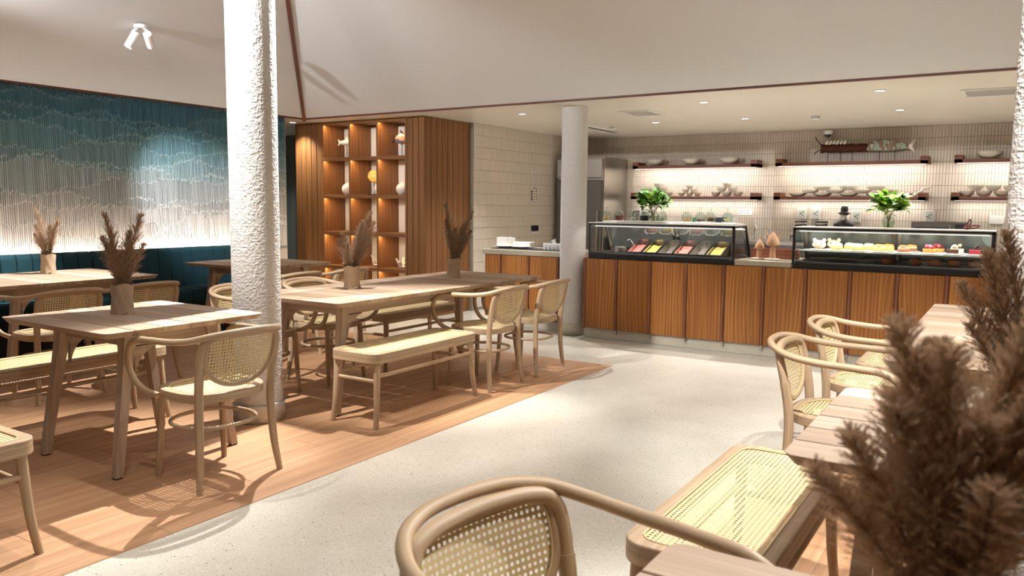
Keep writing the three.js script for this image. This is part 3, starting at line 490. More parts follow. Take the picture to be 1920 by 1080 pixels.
// ---------------------------------------------------------------- lit shelf unit
{
  const X0 = -8.1, X1 = -5.93, ZF = -7.35, ZK = -8.33, cx = [-7.59, -7.12, -6.66, -6.205], ry = [2.375, 1.925, 1.455, 0.99, 0.555, 0.10], dep = 0.37, th = 0.03;
  const t = thing('display_shelf_unit', 'tall wooden display unit with lit open cubbies and vertical boards', 'shelf unit', [0, 0, 0]);
  const H = CEIL - 0.004; let k = 0; const o = () => (k++) * 0.271;
  part(t, 'carcass', merge([box(X1 - X0 - 0.06, H, 0.04, (X0 + X1) / 2, H / 2, ZF - dep - 0.04, 'y'), box(0.03, H, ZF - ZK - 0.04, X0 + 0.03, H / 2, (ZF + ZK) / 2, 'y'), box(0.03, H, ZF - ZK - 0.04, X1 - 0.05, H / 2, (ZF + ZK) / 2, 'y')]), M.slat);
  for (const x of cx) part(t, 'divider', cbox(th, H, dep, 0.002, x, H / 2, ZF - dep / 2, 'y', o(), o()), M.slat);
  for (let c = 0; c < 3; c++) {
    const xa = cx[c] + th / 2, xb = cx[c + 1] - th / 2, w = xb - xa, xm = (xa + xb) / 2;
    ry.forEach((y, i) => part(t, 'shelf', cbox(w, th, dep, 0.002, xm, y, ZF - dep / 2, 'x', o(), o()), M.slat));
    part(t, 'back_panel', box(w, H - 0.1, 0.008, xm, H / 2, ZF - dep - 0.014, 'y'), M.white);
    for (let i = 0; i < 5; i++) {
      const y = ry[i] - th / 2; part(t, 'light_strip', box(w - 0.01, 0.006, 0.010, xm, y - 0.003, ZF - 0.022, 'x'), glow(L.warm, 2.5)); part(t, 'light_lip', box(w, 0.014, 0.008, xm, y - 0.007, ZF - 0.008, 'x'), M.slat);
      const l = new THREE.RectAreaLight(L.amber, L.cubby, w - 0.02, 0.012); l.name = 'cubby_lamp'; l.position.set(xm, y - 0.009, ZF - 0.024); l.rotation.set(-Math.PI / 2, 0, 0); t.add(l);
    }
  }
  const bw = 0.0985; for (let i = 0; i < 5; i++) part(t, 'board', cbox(bw - 0.007, H, 0.024, 0.004, X0 + (i + 0.5) * bw + 0.01, H / 2, ZF - 0.012, 'y', o(), o()), M.slat);
  for (let i = 0; i < 3; i++) part(t, 'board', cbox(0.082, H, 0.024, 0.004, -6.188 + (i + 0.5) * 0.089, H / 2, ZF - 0.012, 'y', o(), o()), M.slat);
  for (let i = 0; i < 9; i++) part(t, 'board', cbox(0.024, H, 0.1015, 0.004, X1 - 0.012, H / 2, ZF - 0.03 - (i + 0.5) * 0.1085, 'y', o(), o()), M.slat);
  // things on the shelves
  const g = 'ornaments in the shelf unit', Zm = ZF - 0.2, shelfY = (i) => ry[i + 1] + th / 2, mid = (c) => (cx[c] + cx[c + 1]) / 2;
  const rod = (h) => new THREE.CylinderGeometry(0.004, 0.004, h, 8).translate(0, h / 2, 0), plate = () => cbox(0.16, 0.012, 0.09, 0.002, 0, 0.006, 0);
  const fish = (name, label, c, row, h, body, mat, fins, finMat) => { const q = thing(name, label, 'ornament', [mid(c), shelfY(row), Zm], 0, g); part(q, 'base', plate(), M.black); part(q, 'rod', rod(h), M.black); const b = part(q, 'body', body, mat, [0, h, 0]); fins.forEach((f) => part(b, 'fin', f, finMat)); };
  const tail = (x, s) => { const S = new THREE.Shape(); S.moveTo(0, 0); S.lineTo(-0.05 * s, 0.045 * s); S.lineTo(-0.035 * s, 0); S.lineTo(-0.05 * s, -0.04 * s); S.closePath(); return uvm(new THREE.ExtrudeGeometry(S, { depth: 0.012, bevelEnabled: true, bevelSize: 0.003, bevelThickness: 0.003, bevelSegments: 1 }).translate(x, 0, -0.006)); };
  const fin = (x, y, s) => { const S = new THREE.Shape(); S.moveTo(0, 0); S.lineTo(0.05 * s, 0); S.lineTo(0.0, 0.04 * s); S.closePath(); return uvm(new THREE.ExtrudeGeometry(S, { depth: 0.01, bevelEnabled: true, bevelSize: 0.002, bevelThickness: 0.002, bevelSegments: 1 }).translate(x, y, -0.005)); };
  fish('fish_sculpture', 'slim white fish sculpture on a thin stand in the shelf unit', 0, 0, 0.2, uvm(lumpy(ball(0.05, 2.4, 0.72, 0.7, 20, 14), 0.004, 40, 1)), M.coral, [tail(-0.10, 1), fin(-0.01, 0.03, 0.9)], M.coral);
  fish('fish_sculpture', 'blue and orange patchwork fish sculpture in the top corner cubby', 2, 0, 0.215, uvm(lumpy(ball(0.085, 1.25, 0.8, 0.5, 22, 16), 0.006, 30, 2)), std({ map: dataTex(128, 128, (u, v) => (pnoise(u, v, 5, 5, 81) > 0.55 ? [186, 142, 108] : v > 0.55 ? [84, 88, 108] : [226, 218, 208]), true, 0.2, 0.2), roughness: 0.7 }), [tail(-0.095, 1.2), fin(-0.02, 0.06, 1.1)], M.driftwood);
  fish('fish_sculpture', 'yellow wooden fish sculpture on a stand in the middle cubby', 1, 1, 0.235, (() => { const S = new THREE.Shape(); S.moveTo(-0.09, 0.0); S.quadraticCurveTo(-0.07, 0.06, -0.03, 0.062); S.lineTo(0.09, 0.055); S.lineTo(0.105, 0.03); S.lineTo(0.105, -0.04); S.lineTo(0.08, -0.06); S.lineTo(-0.02, -0.065); S.quadraticCurveTo(-0.07, -0.05, -0.09, 0); return uvm(new THREE.ExtrudeGeometry(S, { depth: 0.03, bevelEnabled: true, bevelSize: 0.012, bevelThickness: 0.012, bevelSegments: 3 }).translate(0.01, 0, -0.015), 'x'); })(), std({ map: woodTex(128, 128, 0xc79440, 0xe8c572, 4, 1.5, 91, 0.5, 0.2, 0.3), roughness: 0.6 }), [fin(0.0, -0.005, 0.7).translate(0, 0, 0.03)], M.coral);
  const urchin = (c, row, x, label) => { const u = thing('urchin_ball', label, 'ornament', [mid(c) + x, shelfY(row), Zm + 0.02], 0, g); const b = new THREE.SphereGeometry(0.078, 40, 24), p = b.attributes.position; for (let i = 0; i < p.count; i++) { const a = Math.atan2(p.getZ(i), p.getX(i)), k = 1 + 0.018 * Math.cos(a * 10); p.setXYZ(i, p.getX(i) * k, p.getY(i) * 0.96, p.getZ(i) * k); } b.computeVertexNormals(); part(u, 'shell', b, M.coral, [0, 0.074, 0]); part(u, 'crown', lathe([[0, 0.02], [0.012, 0.018], [0.016, 0], [0.02, -0.006]], 12), M.coral, [0, 0.145, 0]); };
  urchin(0, 1, 0.03, 'white ribbed urchin ball in the cubby below the slim white fish'); urchin(2, 1, 0.02, 'white ribbed urchin ball in the cubby below the patchwork fish'); urchin(1, 1, 0.12, 'white ribbed urchin ball behind the yellow wooden fish');
  const coral = (c, x, seed, n, label, fat) => { const u = thing('coral_piece', label, 'ornament', [mid(c) + x, shelfY(3), Zm + 0.03], 0, g), r = rng(seed); for (let i = 0; i < n; i++) { const a = r() * 6.28, l = 0.07 + 0.1 * r(), s = 0.05 * r() + 0.015; part(u, 'branch', sweep([[Math.cos(a) * 0.015, 0.0, Math.sin(a) * 0.015], [Math.cos(a) * s, l * 0.5, Math.sin(a) * s], [Math.cos(a) * (s + 0.045), l, Math.sin(a) * (s + 0.03)]], (t) => fat * (1.1 - 0.6 * t), { seg: 8, rs: 8 }), M.coral); } part(u, 'foot', lumpy(ball(0.05, 1.3, 0.45, 1, 14, 10).translate(0, 0.018, 0), 0.004, 40, seed), M.coral); };
  coral(0, 0.0, 5, 16, 'bushy white coral piece in the left cubby near the leaning pampas', 0.012); coral(1, 0.08, 8, 18, 'bushy white coral piece in the cubby behind the leaning pampas', 0.012); coral(2, 0.03, 12, 9, 'chunky finger-like white coral piece in the right cubby', 0.02);
}

// ---------------------------------------------------------------- service counter
const CZ = -7.28, CTOP = 0.828;
{
  const x0 = -3.765, pitch = 0.3672, n = 15, x1 = x0 + n * pitch, t = thing('service_counter', 'long counter front of oak panels with reddish ribs under the glass cases', 'counter', [0, 0, 0]);
  part(t, 'plinth', box(x1 - x0, 0.1, 0.62, (x0 + x1) / 2, 0.05, CZ - 0.35, 'x'), M.colFoot);
  part(t, 'body', box(x1 - x0, CTOP - 0.1, 0.66, (x0 + x1) / 2, 0.1 + (CTOP - 0.1) / 2, CZ - 0.352, 'y'), M.rail);
  for (let i = 0; i < n; i++) part(t, 'panel', cbox(pitch - 0.034, CTOP - 0.108, 0.022, 0.003, x0 + (i + 0.5) * pitch, 0.1 + (CTOP - 0.1) / 2, CZ - 0.011, 'y', i * 0.37, i * 0.53), M.oak);
  for (let i = 0; i <= n; i++) part(t, 'rib', cbox(0.028, CTOP - 0.1, 0.034, 0.004, x0 + i * pitch + (i ? 0 : 0.015), 0.1 + (CTOP - 0.1) / 2, CZ - 0.007, 'y', i * 0.11, i * 0.2), M.rail);
  for (let i = 1; i < n; i++) part(t, 'bracket', box(0.02, 0.045, 0.03, x0 + i * pitch, 0.078, CZ - 0.026, 'y'), M.steel);
  const wt = thing('counter_worktop', 'pale stone worktop between and beside the two glass display cases', 'worktop', [0, CTOP, 0]);
  for (const [p, q] of [[x0 + 0.01, -3.716], [-2.199, -1.691], [-0.144, x1 - 0.01]]) part(wt, 'slab', cbox(q - p, 0.05, 0.7, 0.004, (p + q) / 2, 0.025, CZ - 0.355, 'x'), M.stone);
}
{ // side cabinet by the tiled wall
  const t = thing('side_cabinet', 'low oak cabinet with stone top between the tiled wall and the round column', 'cabinet', [0, 0, 0]);
  const xs = [-5.11, -4.89, -4.52, -4.15], z = -7.42;
  part(t, 'body', box(0.99, 0.71, 0.6, -4.615, 0.455, z - 0.32, 'y'), M.rail); part(t, 'plinth', box(0.97, 0.1, 0.55, -4.615, 0.05, z - 0.35, 'x'), M.colFoot);
  for (let i = 0; i < 3; i++) { const w = xs[i + 1] - xs[i]; part(t, 'panel', cbox(w - 0.03, 0.70, 0.022, 0.003, (xs[i] + xs[i + 1]) / 2, 0.455, z - 0.011, 'y', i * 0.41 + 3, i * 0.3), M.oak); part(t, 'rib', cbox(0.024, 0.71, 0.03, 0.003, xs[i + 1] - 0.004, 0.455, z - 0.009, 'y', i), M.rail); }
  part(t, 'top', cbox(1.03, 0.055, 0.66, 0.004, -4.615, 0.8375, z - 0.32, 'x'), M.stone);
  const Y = 0.865;
  one('serving_tray', cbox(0.9, 0.008, 0.34, 0.002, 0, 0.004, 0), M.matBlack, 'long flat black tray on the side cabinet', 'tray', [-4.62, Y, -7.66]);
  const plate = lathe([[0, 0.004], [0.07, 0.004], [0.1, 0.012], [0.125, 0.02], [0.128, 0.024], [0.12, 0.023], [0.07, 0.010], [0, 0.010]], 32);
  const napStack = (n, w, seed) => { const r = rng(seed), a = []; for (let i = 0; i < n; i++) a.push(lumpy(cbox(w, 0.1, 0.012, 0.003, 0, 0.05, 0).rotateZ((r() - 0.5) * 0.12).translate((i - n / 2) * 0.03 + 0.01, 0, (r() - 0.5) * 0.02), 0.0015, 30, i)); return a; };
  one('serving_plate', plate, M.porcelain, 'white plate under the taller upright towel rolls', 'plate', [-4.98, Y + 0.008, -7.66]); one('serving_plate', plate, M.porcelain, 'white plate under the low row of towel rolls', 'plate', [-4.74, Y + 0.008, -7.66]);
  const roll = (h, rad) => { const g = new THREE.CylinderGeometry(rad, rad * 1.02, h, 18, 4); lumpy(g, 0.0015, 50, h * 10); return g; };
  const tall = roll(0.105, 0.024), low = roll(0.062, 0.022); let first;
  for (let i = 0; i < 5; i++) for (let j = 0; j < 2; j++) one('towel_roll', tall, M.paper, 'tall white rolled towel standing on the cabinet plate', 'towel', [-5.06 + i * 0.041, Y + 0.018 + 0.0525, -7.69 + j * 0.05], 0, 'tall towel rolls on the plate');
  for (let i = 0; i < 6; i++) for (let j = 0; j < 2; j++) one('towel_roll', low, M.paper, 'short white rolled towel on the second cabinet plate', 'towel', [-4.84 + i * 0.041, Y + 0.018 + 0.031, -7.69 + j * 0.05], 0, 'short towel rolls on the plate');
  const cup = lathe([[0, 0], [0.018, 0], [0.028, 0.07], [0.025, 0.07], [0.016, 0.006], [0, 0.006]], 20);
  for (let i = 0; i < 5; i++) { const c = one('paper_cone', cup, M.paper, 'white paper cone in the row beside the round column', 'cup', [-4.43 + i * 0.05, Y + 0.008, -7.62], 0, 'paper cones on the black tray'); c.rotation.z = -0.12; }
  const nf = new THREE.ConeGeometry(0.035, 0.1, 5, 1, true).rotateX(Math.PI).rotateZ(0.5); one('folded_napkin', uvm(nf.toNonIndexed()), std({ color: 0xf4f2ee, roughness: 0.8, side: THREE.DoubleSide }), 'white folded napkin standing behind the paper cones', 'napkin', [-4.36, Y + 0.07, -7.72], 0.4);
}
// ---------------------------------------------------------------- glass display cases
const CB = CTOP + 0.046, CT = 1.178;
function frameBars(list, r = 0.012) { return merge(list.map(([a, b]) => { const d = V(...b).sub(V(...a)), l = d.length(), g = box(r * 2, r * 2, l + r * 2, 0, 0, 0); const m = new THREE.Matrix4().lookAt(V(...b), V(...a), Math.abs(d.y) > 0.9 * l ? V(0, 0, 1) : V(0, 1, 0)); m.setPosition((a[0] + b[0]) / 2, (a[1] + b[1]) / 2, (a[2] + b[2]) / 2); g.applyMatrix4(m); return g; })); }
function quadGlass(a, b, c, d) { const g = new THREE.BufferGeometry(); g.setAttribute('position', new THREE.Float32BufferAttribute([...a, ...b, ...c, ...a, ...c, ...d], 3)); g.computeVertexNormals(); return uvm(g); }
function displayCase(x0, x1, label, shelf) {
  const t = thing('display_case', label, 'display case', [0, 0, 0]), zf = CZ - 0.005, zb = CZ - 0.54, zt = CZ - 0.36, yb = CTOP + 0.002;
  const xm = (x0 + x1) / 2, w = x1 - x0;
  part(t, 'base', merge([cbox(w, 0.012, 0.02, 0.002, xm, yb + 0.052, zf - 0.01, 'x'), box(w, 0.008, 0.5, xm, CTOP + 0.058, (zf + zb) / 2)]), M.black);
  part(t, 'base_skirt', cbox(w, 0.05, 0.012, 0.002, xm, yb + 0.024, zf + 0.0, 'x'), M.black);
  part(t, 'frame', frameBars([[[x0, CB, zf], [x0, CT, zf]], [[x1, CB, zf], [x1, CT, zf]], [[x0, CT, zf], [x1, CT, zf]], [[x0, CT, zf], [x0, CT, zt]], [[x1, CT, zf], [x1, CT, zt]], [[x0, CB, zb], [x0, CT, zt]], [[x1, CB, zb], [x1, CT, zt]], [[x0, CT, zt], [x1, CT, zt]]], 0.010), M.black);
  part(t, 'edge_strip', merge([box(0.005, CT - CB, 0.006, x0 + 0.013, (CT + CB) / 2, zf + 0.006), box(0.005, CT - CB, 0.006, x1 - 0.013, (CT + CB) / 2, zf + 0.006), box(w, 0.004, 0.006, xm, CT - 0.013, zf + 0.006)]), M.chrome);
  part(t, 'front_glass', quadGlass([x0, CB, zf], [x1, CB, zf], [x1, CT, zf], [x0, CT, zf]), M.glass);
  part(t, 'top_glass', box(w + 0.02, 0.008, zf - zt + 0.05, xm, CT + 0.014, (zf + zt) / 2), M.porcelain);
  for (const x of [x0, x1]) part(t, 'side_glass', quadGlass([x, CB, zf], [x, CB, zb], [x, CT, zt], [x, CT, zf]), M.glass);
  const p = (f, g) => [x0 + w * f, CB + (CT - CB) * g, zb + (zt - zb) * g];
  for (const [a, b] of [[0.01, 0.53], [0.5, 0.99]]) { const d = part(t, 'sliding_door', frameBars([[p(a, 0.05), p(b, 0.05)], [p(a, 0.93), p(b, 0.93)], [p(a, 0.05), p(a, 0.93)], [p(b, 0.05), p(b, 0.93)]], 0.013), M.steel); part(d, 'pane', quadGlass(p(a, 0.05), p(b, 0.05), p(b, 0.93), p(a, 0.93)), std({ color: 0x8b918d, roughness: 0.15, metalness: 0.5, side: THREE.DoubleSide })); }
  part(t, 'lamp_tube', new THREE.CylinderGeometry(0.008, 0.008, w - 0.06, 10).rotateZ(Math.PI / 2).translate(xm, CT - 0.018, zf - 0.055), glow(new THREE.Color(1, 0.95, 0.86), 0.9));
  const l = new THREE.RectAreaLight(new THREE.Color(1, 0.95, 0.86), L.caseTube, w - 0.08, 0.016); l.name = 'case_lamp'; l.position.set(xm, CT - 0.028, zf - 0.058); l.rotation.set(-Math.PI / 2 + 0.25, 0, 0); t.add(l);
  if (shelf) { part(t, 'glass_shelf', box(w - 0.06, 0.008, 0.34, xm, 0.985, zf - 0.22), std({ color: 0xdfe8e4, roughness: 0.12 })); part(t, 'shelf_bracket', merge([box(0.012, 0.012, 0.34, x0 + 0.03, 0.975, zf - 0.22), box(0.012, 0.012, 0.34, x1 - 0.03, 0.975, zf - 0.22)]), M.steel); }
  part(t, 'deck', box(w - 0.04, 0.008, 0.44, xm, CB + 0.006, (zf + zb) / 2 + 0.02), M.steel);
  return t;
}
displayCase(-3.70, -2.215, 'glass gelato case with slanted pans and jars along its top', false);
displayCase(-1.675, -0.16, 'glass pastry case with a lit shelf of cakes', true);
{ // gelato pans
  const col = [[0xe8827c, 'pink'], [0xe6cf6a, 'yellow'], [0x9b958c, 'empty steel'], [0xec8f86, 'pale pink'], [0xa39d94, 'empty grey'], [0xe2cc70, 'lemon']];
  const lab = ['tilted steel gelato pan with pink gelato next to the empty well', 'tilted steel gelato pan with yellow gelato beside the pink one', 'nearly empty steel gelato pan behind the door post', 'tilted steel gelato pan with pale pink gelato in the middle of the case', 'nearly empty steel gelato pan between the pink and lemon pans', 'tilted steel gelato pan with lemon gelato at the case end'];
  const W = 0.15, D = 0.34, H = 0.09, rim = (() => { const s = roundRect(W, D, [0.01, 0.01, 0.06, 0.06]); s.holes.push(roundRect(W - 0.02, D - 0.02, [0.008, 0.008, 0.052, 0.052], 0, 0, new THREE.Path())); return uvm(slab(s, 0.008, 0.002)); })();
  const wall = (() => { const pts = roundRect(W - 0.018, D - 0.018, [0.008, 0.008, 0.052, 0.052]).getPoints(6), P = []; for (let i = 0; i < pts.length - 1; i++) { const a = pts[i], b = pts[i + 1], k = 0.94; P.push(a.x, 0, a.y, b.x, 0, b.y, b.x * k, -H, b.y * k, a.x, 0, a.y, b.x * k, -H, b.y * k, a.x * k, -H, a.y * k); } const g = new THREE.BufferGeometry(); g.setAttribute('position', new THREE.Float32BufferAttribute(P, 3)); g.computeVertexNormals(); return merge([uvm(g), uvm(slab(roundRect(W - 0.026, D - 0.026, [0.008, 0.008, 0.05, 0.05]), 0.004, 0).translate(0, -H, 0))]); })();
  const st2 = M.steel.clone(); st2.side = THREE.DoubleSide;
  for (let i = 0; i < 6; i++) {
    const t = thing('gelato_pan', lab[i], 'gelato pan', [-3.245 + i * 0.163, 0.968, CZ - 0.235], 0, 'gelato pans in the case'); t.rotation.x = 0.36; t.scale.z = -1; t.scale.z = 1; t.rotation.order = 'YXZ';
    const p = part(t, 'pan', rim, M.steel); p.rotation.y = Math.PI; part(p, 'pan_wall', wall, st2);
    const full = i !== 2 && i !== 4, g = lumpy(new THREE.BoxGeometry(W - 0.034, full ? 0.03 : 0.012, full ? D * 0.72 : D * 0.9, 10, 2, 14), full ? 0.008 : 0.002, 32, i); part(t, 'gelato', uvm(g), std({ color: col[i][0], roughness: 0.6 }), [0, full ? -0.05 : -0.08, full ? 0.035 : 0]);
  }
  const s = thing('gelato_scoop', 'chrome wire scoop handle in the empty well of the gelato case', 'scoop', [-3.46, CB + 0.02, CZ - 0.22]); part(s, 'handle', sweep([[0.05, 0.0, 0], [0.06, 0.09, 0], [0.10, 0.13, 0], [0.14, 0.09, 0], [0.15, 0.02, 0]], 0.004, { seg: 20, rs: 6 }), M.chrome); part(s, 'well', lathe([[0, 0], [0.09, 0], [0.095, 0.05], [0.1, 0.05], [0.1, 0], [0.105, -0.004], [0, -0.004]], 24), M.darkSteel);
}
{ // pastries
  const dishS = roundRect(0.135, 0.13, 0.015), dish = uvm(slab(dishS, 0.01, 0.004, 2).translate(0, 0.012, 0)), foot = box(0.1, 0.006, 0.09, 0, 0.003, 0); const dishG = merge([dish, foot]);
  const cream = std({ color: 0xf0e3c2, roughness: 0.55 }), gold = std({ color: 0xd9a24e, roughness: 0.55 }), sponge = std({ color: 0xe2b560, roughness: 0.8 }), sugar = std({ color: 0xefe6d2, roughness: 0.8 }), choc = std({ color: 0x41241a, roughness: 0.4 }), red = std({ color: 0x8d2430, roughness: 0.4 }), pink = std({ color: 0xd8607a, roughness: 0.5 }), brown = std({ color: 0x9a6038, roughness: 0.7 });
  const puff = (mat, top) => (t) => { part(t, 'base', uvm(lumpy(cbox(0.088, 0.026, 0.08, 0.008, 0, 0.013, 0), 0.001, 30, 1)), mat); part(t, 'filling', cbox(0.08, 0.012, 0.072, 0.003, 0, 0.032, 0), cream); part(t, 'top', uvm(lumpy(ball(0.044, 1.0, 0.36, 0.9, 16, 10).translate(0, 0.042, 0), 0.002, 40, 2)), top); };
  const bear = (t) => { part(t, 'body', uvm(lumpy(ball(0.05, 1.15, 0.75, 0.9, 18, 12).translate(0, 0.038, 0), 0.003, 30, 4)), cream); for (const x of [-0.04, 0.04]) part(t, 'ear', ball(0.018, 1, 1, 0.7, 10, 8).translate(x, 0.075, 0), cream); for (const x of [-0.02, 0.02]) part(t, 'berry', ball(0.006, 1, 1, 1, 8, 6).translate(x, 0.05, 0.044), choc); };
  const fruit = (t) => { part(t, 'base', lathe([[0, 0], [0.045, 0], [0.052, 0.03], [0.045, 0.032], [0, 0.03]], 20), gold); for (let i = 0; i < 5; i++) part(t, 'berry', ball(0.016, 1, 1, 1, 10, 8).translate(Math.cos(i * 1.26) * 0.024, 0.045 + (i % 2) * 0.008, Math.sin(i * 1.26) * 0.024), i % 2 ? pink : red); };
  const bar = (mat, curl) => (t) => { part(t, 'slice', cbox(0.085, 0.035, 0.05, 0.004, 0, 0.0175, 0), mat); part(t, 'curl', sweep([[-0.01, 0.036, 0], [0.0, 0.06, 0.005], [0.02, 0.07, 0], [0.012, 0.05, -0.004]], 0.007, { seg: 14, rs: 8 }), curl); };
  const put = (x, z, y, make, label, d = true) => { if (d) one('dessert_plate', dishG, M.porcelain, 'small white square dish under a pastry in the glass case', 'plate', [x, y, z], 0, 'square dishes in the pastry case'); const t = thing('pastry', label, 'pastry', [x, y + (d ? 0.012 : 0), z], 0, 'pastries in the glass case'); make(t); };
  const Y = 0.9895, zf = CZ - 0.14, zb = CZ - 0.30;
  [[-1.489, bear, 'cream bear-shaped cake in the pastry case'], [-1.338, puff(sponge, sugar), 'cream puff slice dusted with sugar in the front row of the case'], [-1.168, puff(sponge, sugar), 'cream puff slice dusted with sugar in the front row of the case'], [-0.994, puff(sponge, gold), 'golden glazed cream slice in the front row of the case'], [-0.808, puff(brown, brown), 'brown glazed slice next to the fruit tart'], [-0.617, fruit, 'fruit tart with pink and red berries in the front row'], [-0.446, bar(choc, cream), 'chocolate slice topped with a cream curl'], [-0.285, bar(red, choc), 'red velvet slice topped with a dark curl']].forEach(([x, f, l]) => put(x, zf, Y, f, l));
  [[-1.395, bear, 'white cake behind the bear-shaped cake'], [-1.26, puff(sponge, sugar), 'sugared cream slice in the back row of the case'], [-1.102, puff(sponge, sugar), 'sugared cream slice in the back row of the case'], [-0.943, puff(sponge, gold), 'golden cream slice in the back row of the case'], [-0.764, puff(brown, gold), 'brown slice in the back row of the case'], [-0.565, fruit, 'fruit tart in the back row of the case'], [-0.416, bar(cream, cream), 'pale slice in the back row of the case']].forEach(([x, f, l]) => put(x, zb, Y, f, l));
  const dome = lathe([[0.075, 0], [0.074, 0.03], [0.06, 0.06], [0.03, 0.078], [0, 0.082]], 24), roll = uvm(lumpy(ball(0.05, 1.1, 0.7, 1, 16, 12).translate(0, 0.034, 0), 0.003, 30, 7));
  [[-1.09, 0], [-0.94, 1], [-0.72, 1], [-0.58, 1], [-0.43, 1], [-0.29, 1]].forEach(([x, k], i) => { const y = CB + 0.010; if (k) one('bread_roll', roll, brown, 'brown bread roll on the floor of the pastry case', 'bread', [x, y, CZ - 0.2], i, 'bread rolls on the case floor'); else one('cake_dome', dome, M.jarGlass, 'clear cake dome on the floor of the pastry case', 'dome', [x, y, CZ - 0.2]); });
}
// ---------------------------------------------------------------- things standing on the cases
const TOPY = CT + 0.0185;
{
  one('marble_tray', cbox(0.72, 0.016, 0.22, 0.004, 0, 0.008, 0), M.porcelain, 'long white tray under the jars by the round column', 'tray', [-3.23, TOPY, CZ - 0.18]);
  one('marble_tray', cbox(0.62, 0.016, 0.22, 0.004, 0, 0.008, 0), M.porcelain, 'white tray under the four jars on the gelato case', 'tray', [-2.53, TOPY, CZ - 0.18]);
  const body = lathe([[0, 0.003], [0.046, 0.003], [0.05, 0.01], [0.05, 0.062], [0.042, 0.082], [0.031, 0.09], [0.031, 0.096], [0.029, 0.096], [0.029, 0.089], [0.039, 0.081], [0.0475, 0.061], [0.0475, 0.012], [0.044, 0.006], [0, 0.006]], 28);
  const lid = lathe([[0, 0.094], [0.033, 0.094], [0.036, 0.098], [0.03, 0.104], [0.012, 0.110], [0.008, 0.116], [0.014, 0.124], [0.018, 0.133], [0.013, 0.143], [0, 0.146]], 24);
  const cont = [['cookies', 0xd2ab78, -3.60, 0.03, 0.018], ['dark cherry sauce', 0x6b2a22, -3.47, 0.045, 0], ['white marshmallows', 0xefece6, -3.30, 0.03, 0.012], ['dark chocolate', 0x2e1c16, -3.18, 0.05, 0], ['white sugar cubes', 0xf0eeea, -2.99, 0.02, 0.01], ['orange and white nuts', 0xc98a50, -2.735, 0.03, 0.010], ['red berries', 0x5c1420, -2.60, 0.018, 0.009], ['brown cookies', 0x7d5138, -2.50, 0.028, 0.017], ['cream flakes', 0xd8c791, -2.335, 0.032, 0.008]];
  for (const [what, c, x, h, s] of cont) {
    const y = TOPY + 0.016, z = CZ - 0.17 - (x < -3 && Math.abs(x + 3.47) < 0.02 ? 0.03 : 0); const j = thing('glass_jar', 'lidded glass jar of ' + what + ' on the gelato case', 'jar', [x, y, z], 0, 'jars on the gelato case'); part(j, 'jar_body', body, M.jarGlass); part(j, 'lid', lid, M.jarGlass);
    const m = std({ color: c, roughness: 0.7 }); if (!s) part(j, 'filling', new THREE.CylinderGeometry(0.046, 0.043, h, 24).translate(0, 0.007 + h / 2, 0), m); else { const r = rng(Math.round(h * 1000 + c)), a = []; const nn = Math.round(0.00045 / (s * s * s) * h * 0.25) + 10; for (let i = 0; i < Math.min(nn, 90); i++) { const q = r() * 6.28, d = (0.045 - s) * Math.sqrt(r()); a.push(ball(s, 1, 0.7, 1, 7, 5).rotateX(r()).rotateZ(r()).translate(Math.cos(q) * d, 0.008 + s * 0.6 + r() * (h - 0.004), Math.sin(q) * d)); } part(j, 'filling', merge(a), m).userData.kind = 'stuff'; }
  }
  one('green_card', cbox(0.035, 0.045, 0.004, 0.001, 0, 0.0225, 0), std({ color: 0x4a8a66, roughness: 0.6 }), 'small green card between two jars', 'card', [-2.67, TOPY + 0.016, CZ - 0.2]);
  // flower vases
  const leafG = (s) => { const S = new THREE.Shape(); S.moveTo(0, 0); S.bezierCurveTo(0.5 * s, 0.2 * s, 0.45 * s, 0.8 * s, 0, s); S.bezierCurveTo(-0.45 * s, 0.8 * s, -0.5 * s, 0.2 * s, 0, 0); const g = new THREE.ShapeGeometry(S, 5), p = g.attributes.position; for (let i = 0; i < p.count; i++) p.setZ(i, -0.9 * p.getX(i) ** 2 / s * 1.2 + 0.35 * p.getY(i) ** 2 / s); g.computeVertexNormals(); return g; };
  const LF = leafG(0.062), PT = leafG(0.05);
  const vase = lathe([[0, 0.003], [0.04, 0.003], [0.052, 0.02], [0.056, 0.05], [0.048, 0.078], [0.04, 0.09], [0.044, 0.1], [0.042, 0.1], [0.038, 0.09], [0.046, 0.077], [0.0535, 0.05], [0.05, 0.022], [0.038, 0.006], [0, 0.006]], 28);
  function flowers(x, z, seed, label, lm, nl, spread, h) {
    const t = thing('flower_vase', label, 'flower vase', [x, TOPY + (x < -2 ? 0.016 : 0), z]), r = rng(seed); const v = part(t, 'glass_vase', vase, M.jarGlass); part(v, 'water', new THREE.CylinderGeometry(0.047, 0.042, 0.05, 24).translate(0, 0.033, 0), phy({ color: 0xe8f0e0, transmission: 1, roughness: 0, thickness: 0, ior: 1.33 }));
    for (let i = 0; i < 9; i++) { const a = i * 0.7 + r() * 0.3, e = [Math.cos(a) * spread * (0.4 + 0.6 * r()), h * (0.55 + 0.45 * r()), Math.sin(a) * spread * 0.7]; part(t, 'stem', sweep([[Math.cos(a) * -0.01, 0.01, 0], [Math.cos(a) * 0.02, 0.11, Math.sin(a) * 0.02], e], 0.0022, { seg: 6, rs: 5 }), M.stem); }
    for (let i = 0; i < nl; i++) { const a = r() * 6.28, k = 0.25 + 0.75 * Math.sqrt(r()), y = 0.13 + (h - 0.13) * (0.1 + 0.9 * r()); const m = part(t, 'leaf', LF, lm[Math.floor(r() * lm.length)], [Math.cos(a) * spread * k, y, Math.sin(a) * spread * k * 0.8], [r() * 1.6 + 0.2, a + Math.PI / 2 + r(), (r() - 0.5) * 1.6]); m.rotation.order = 'YXZ'; m.scale.setScalar(0.75 + 0.6 * r()); }
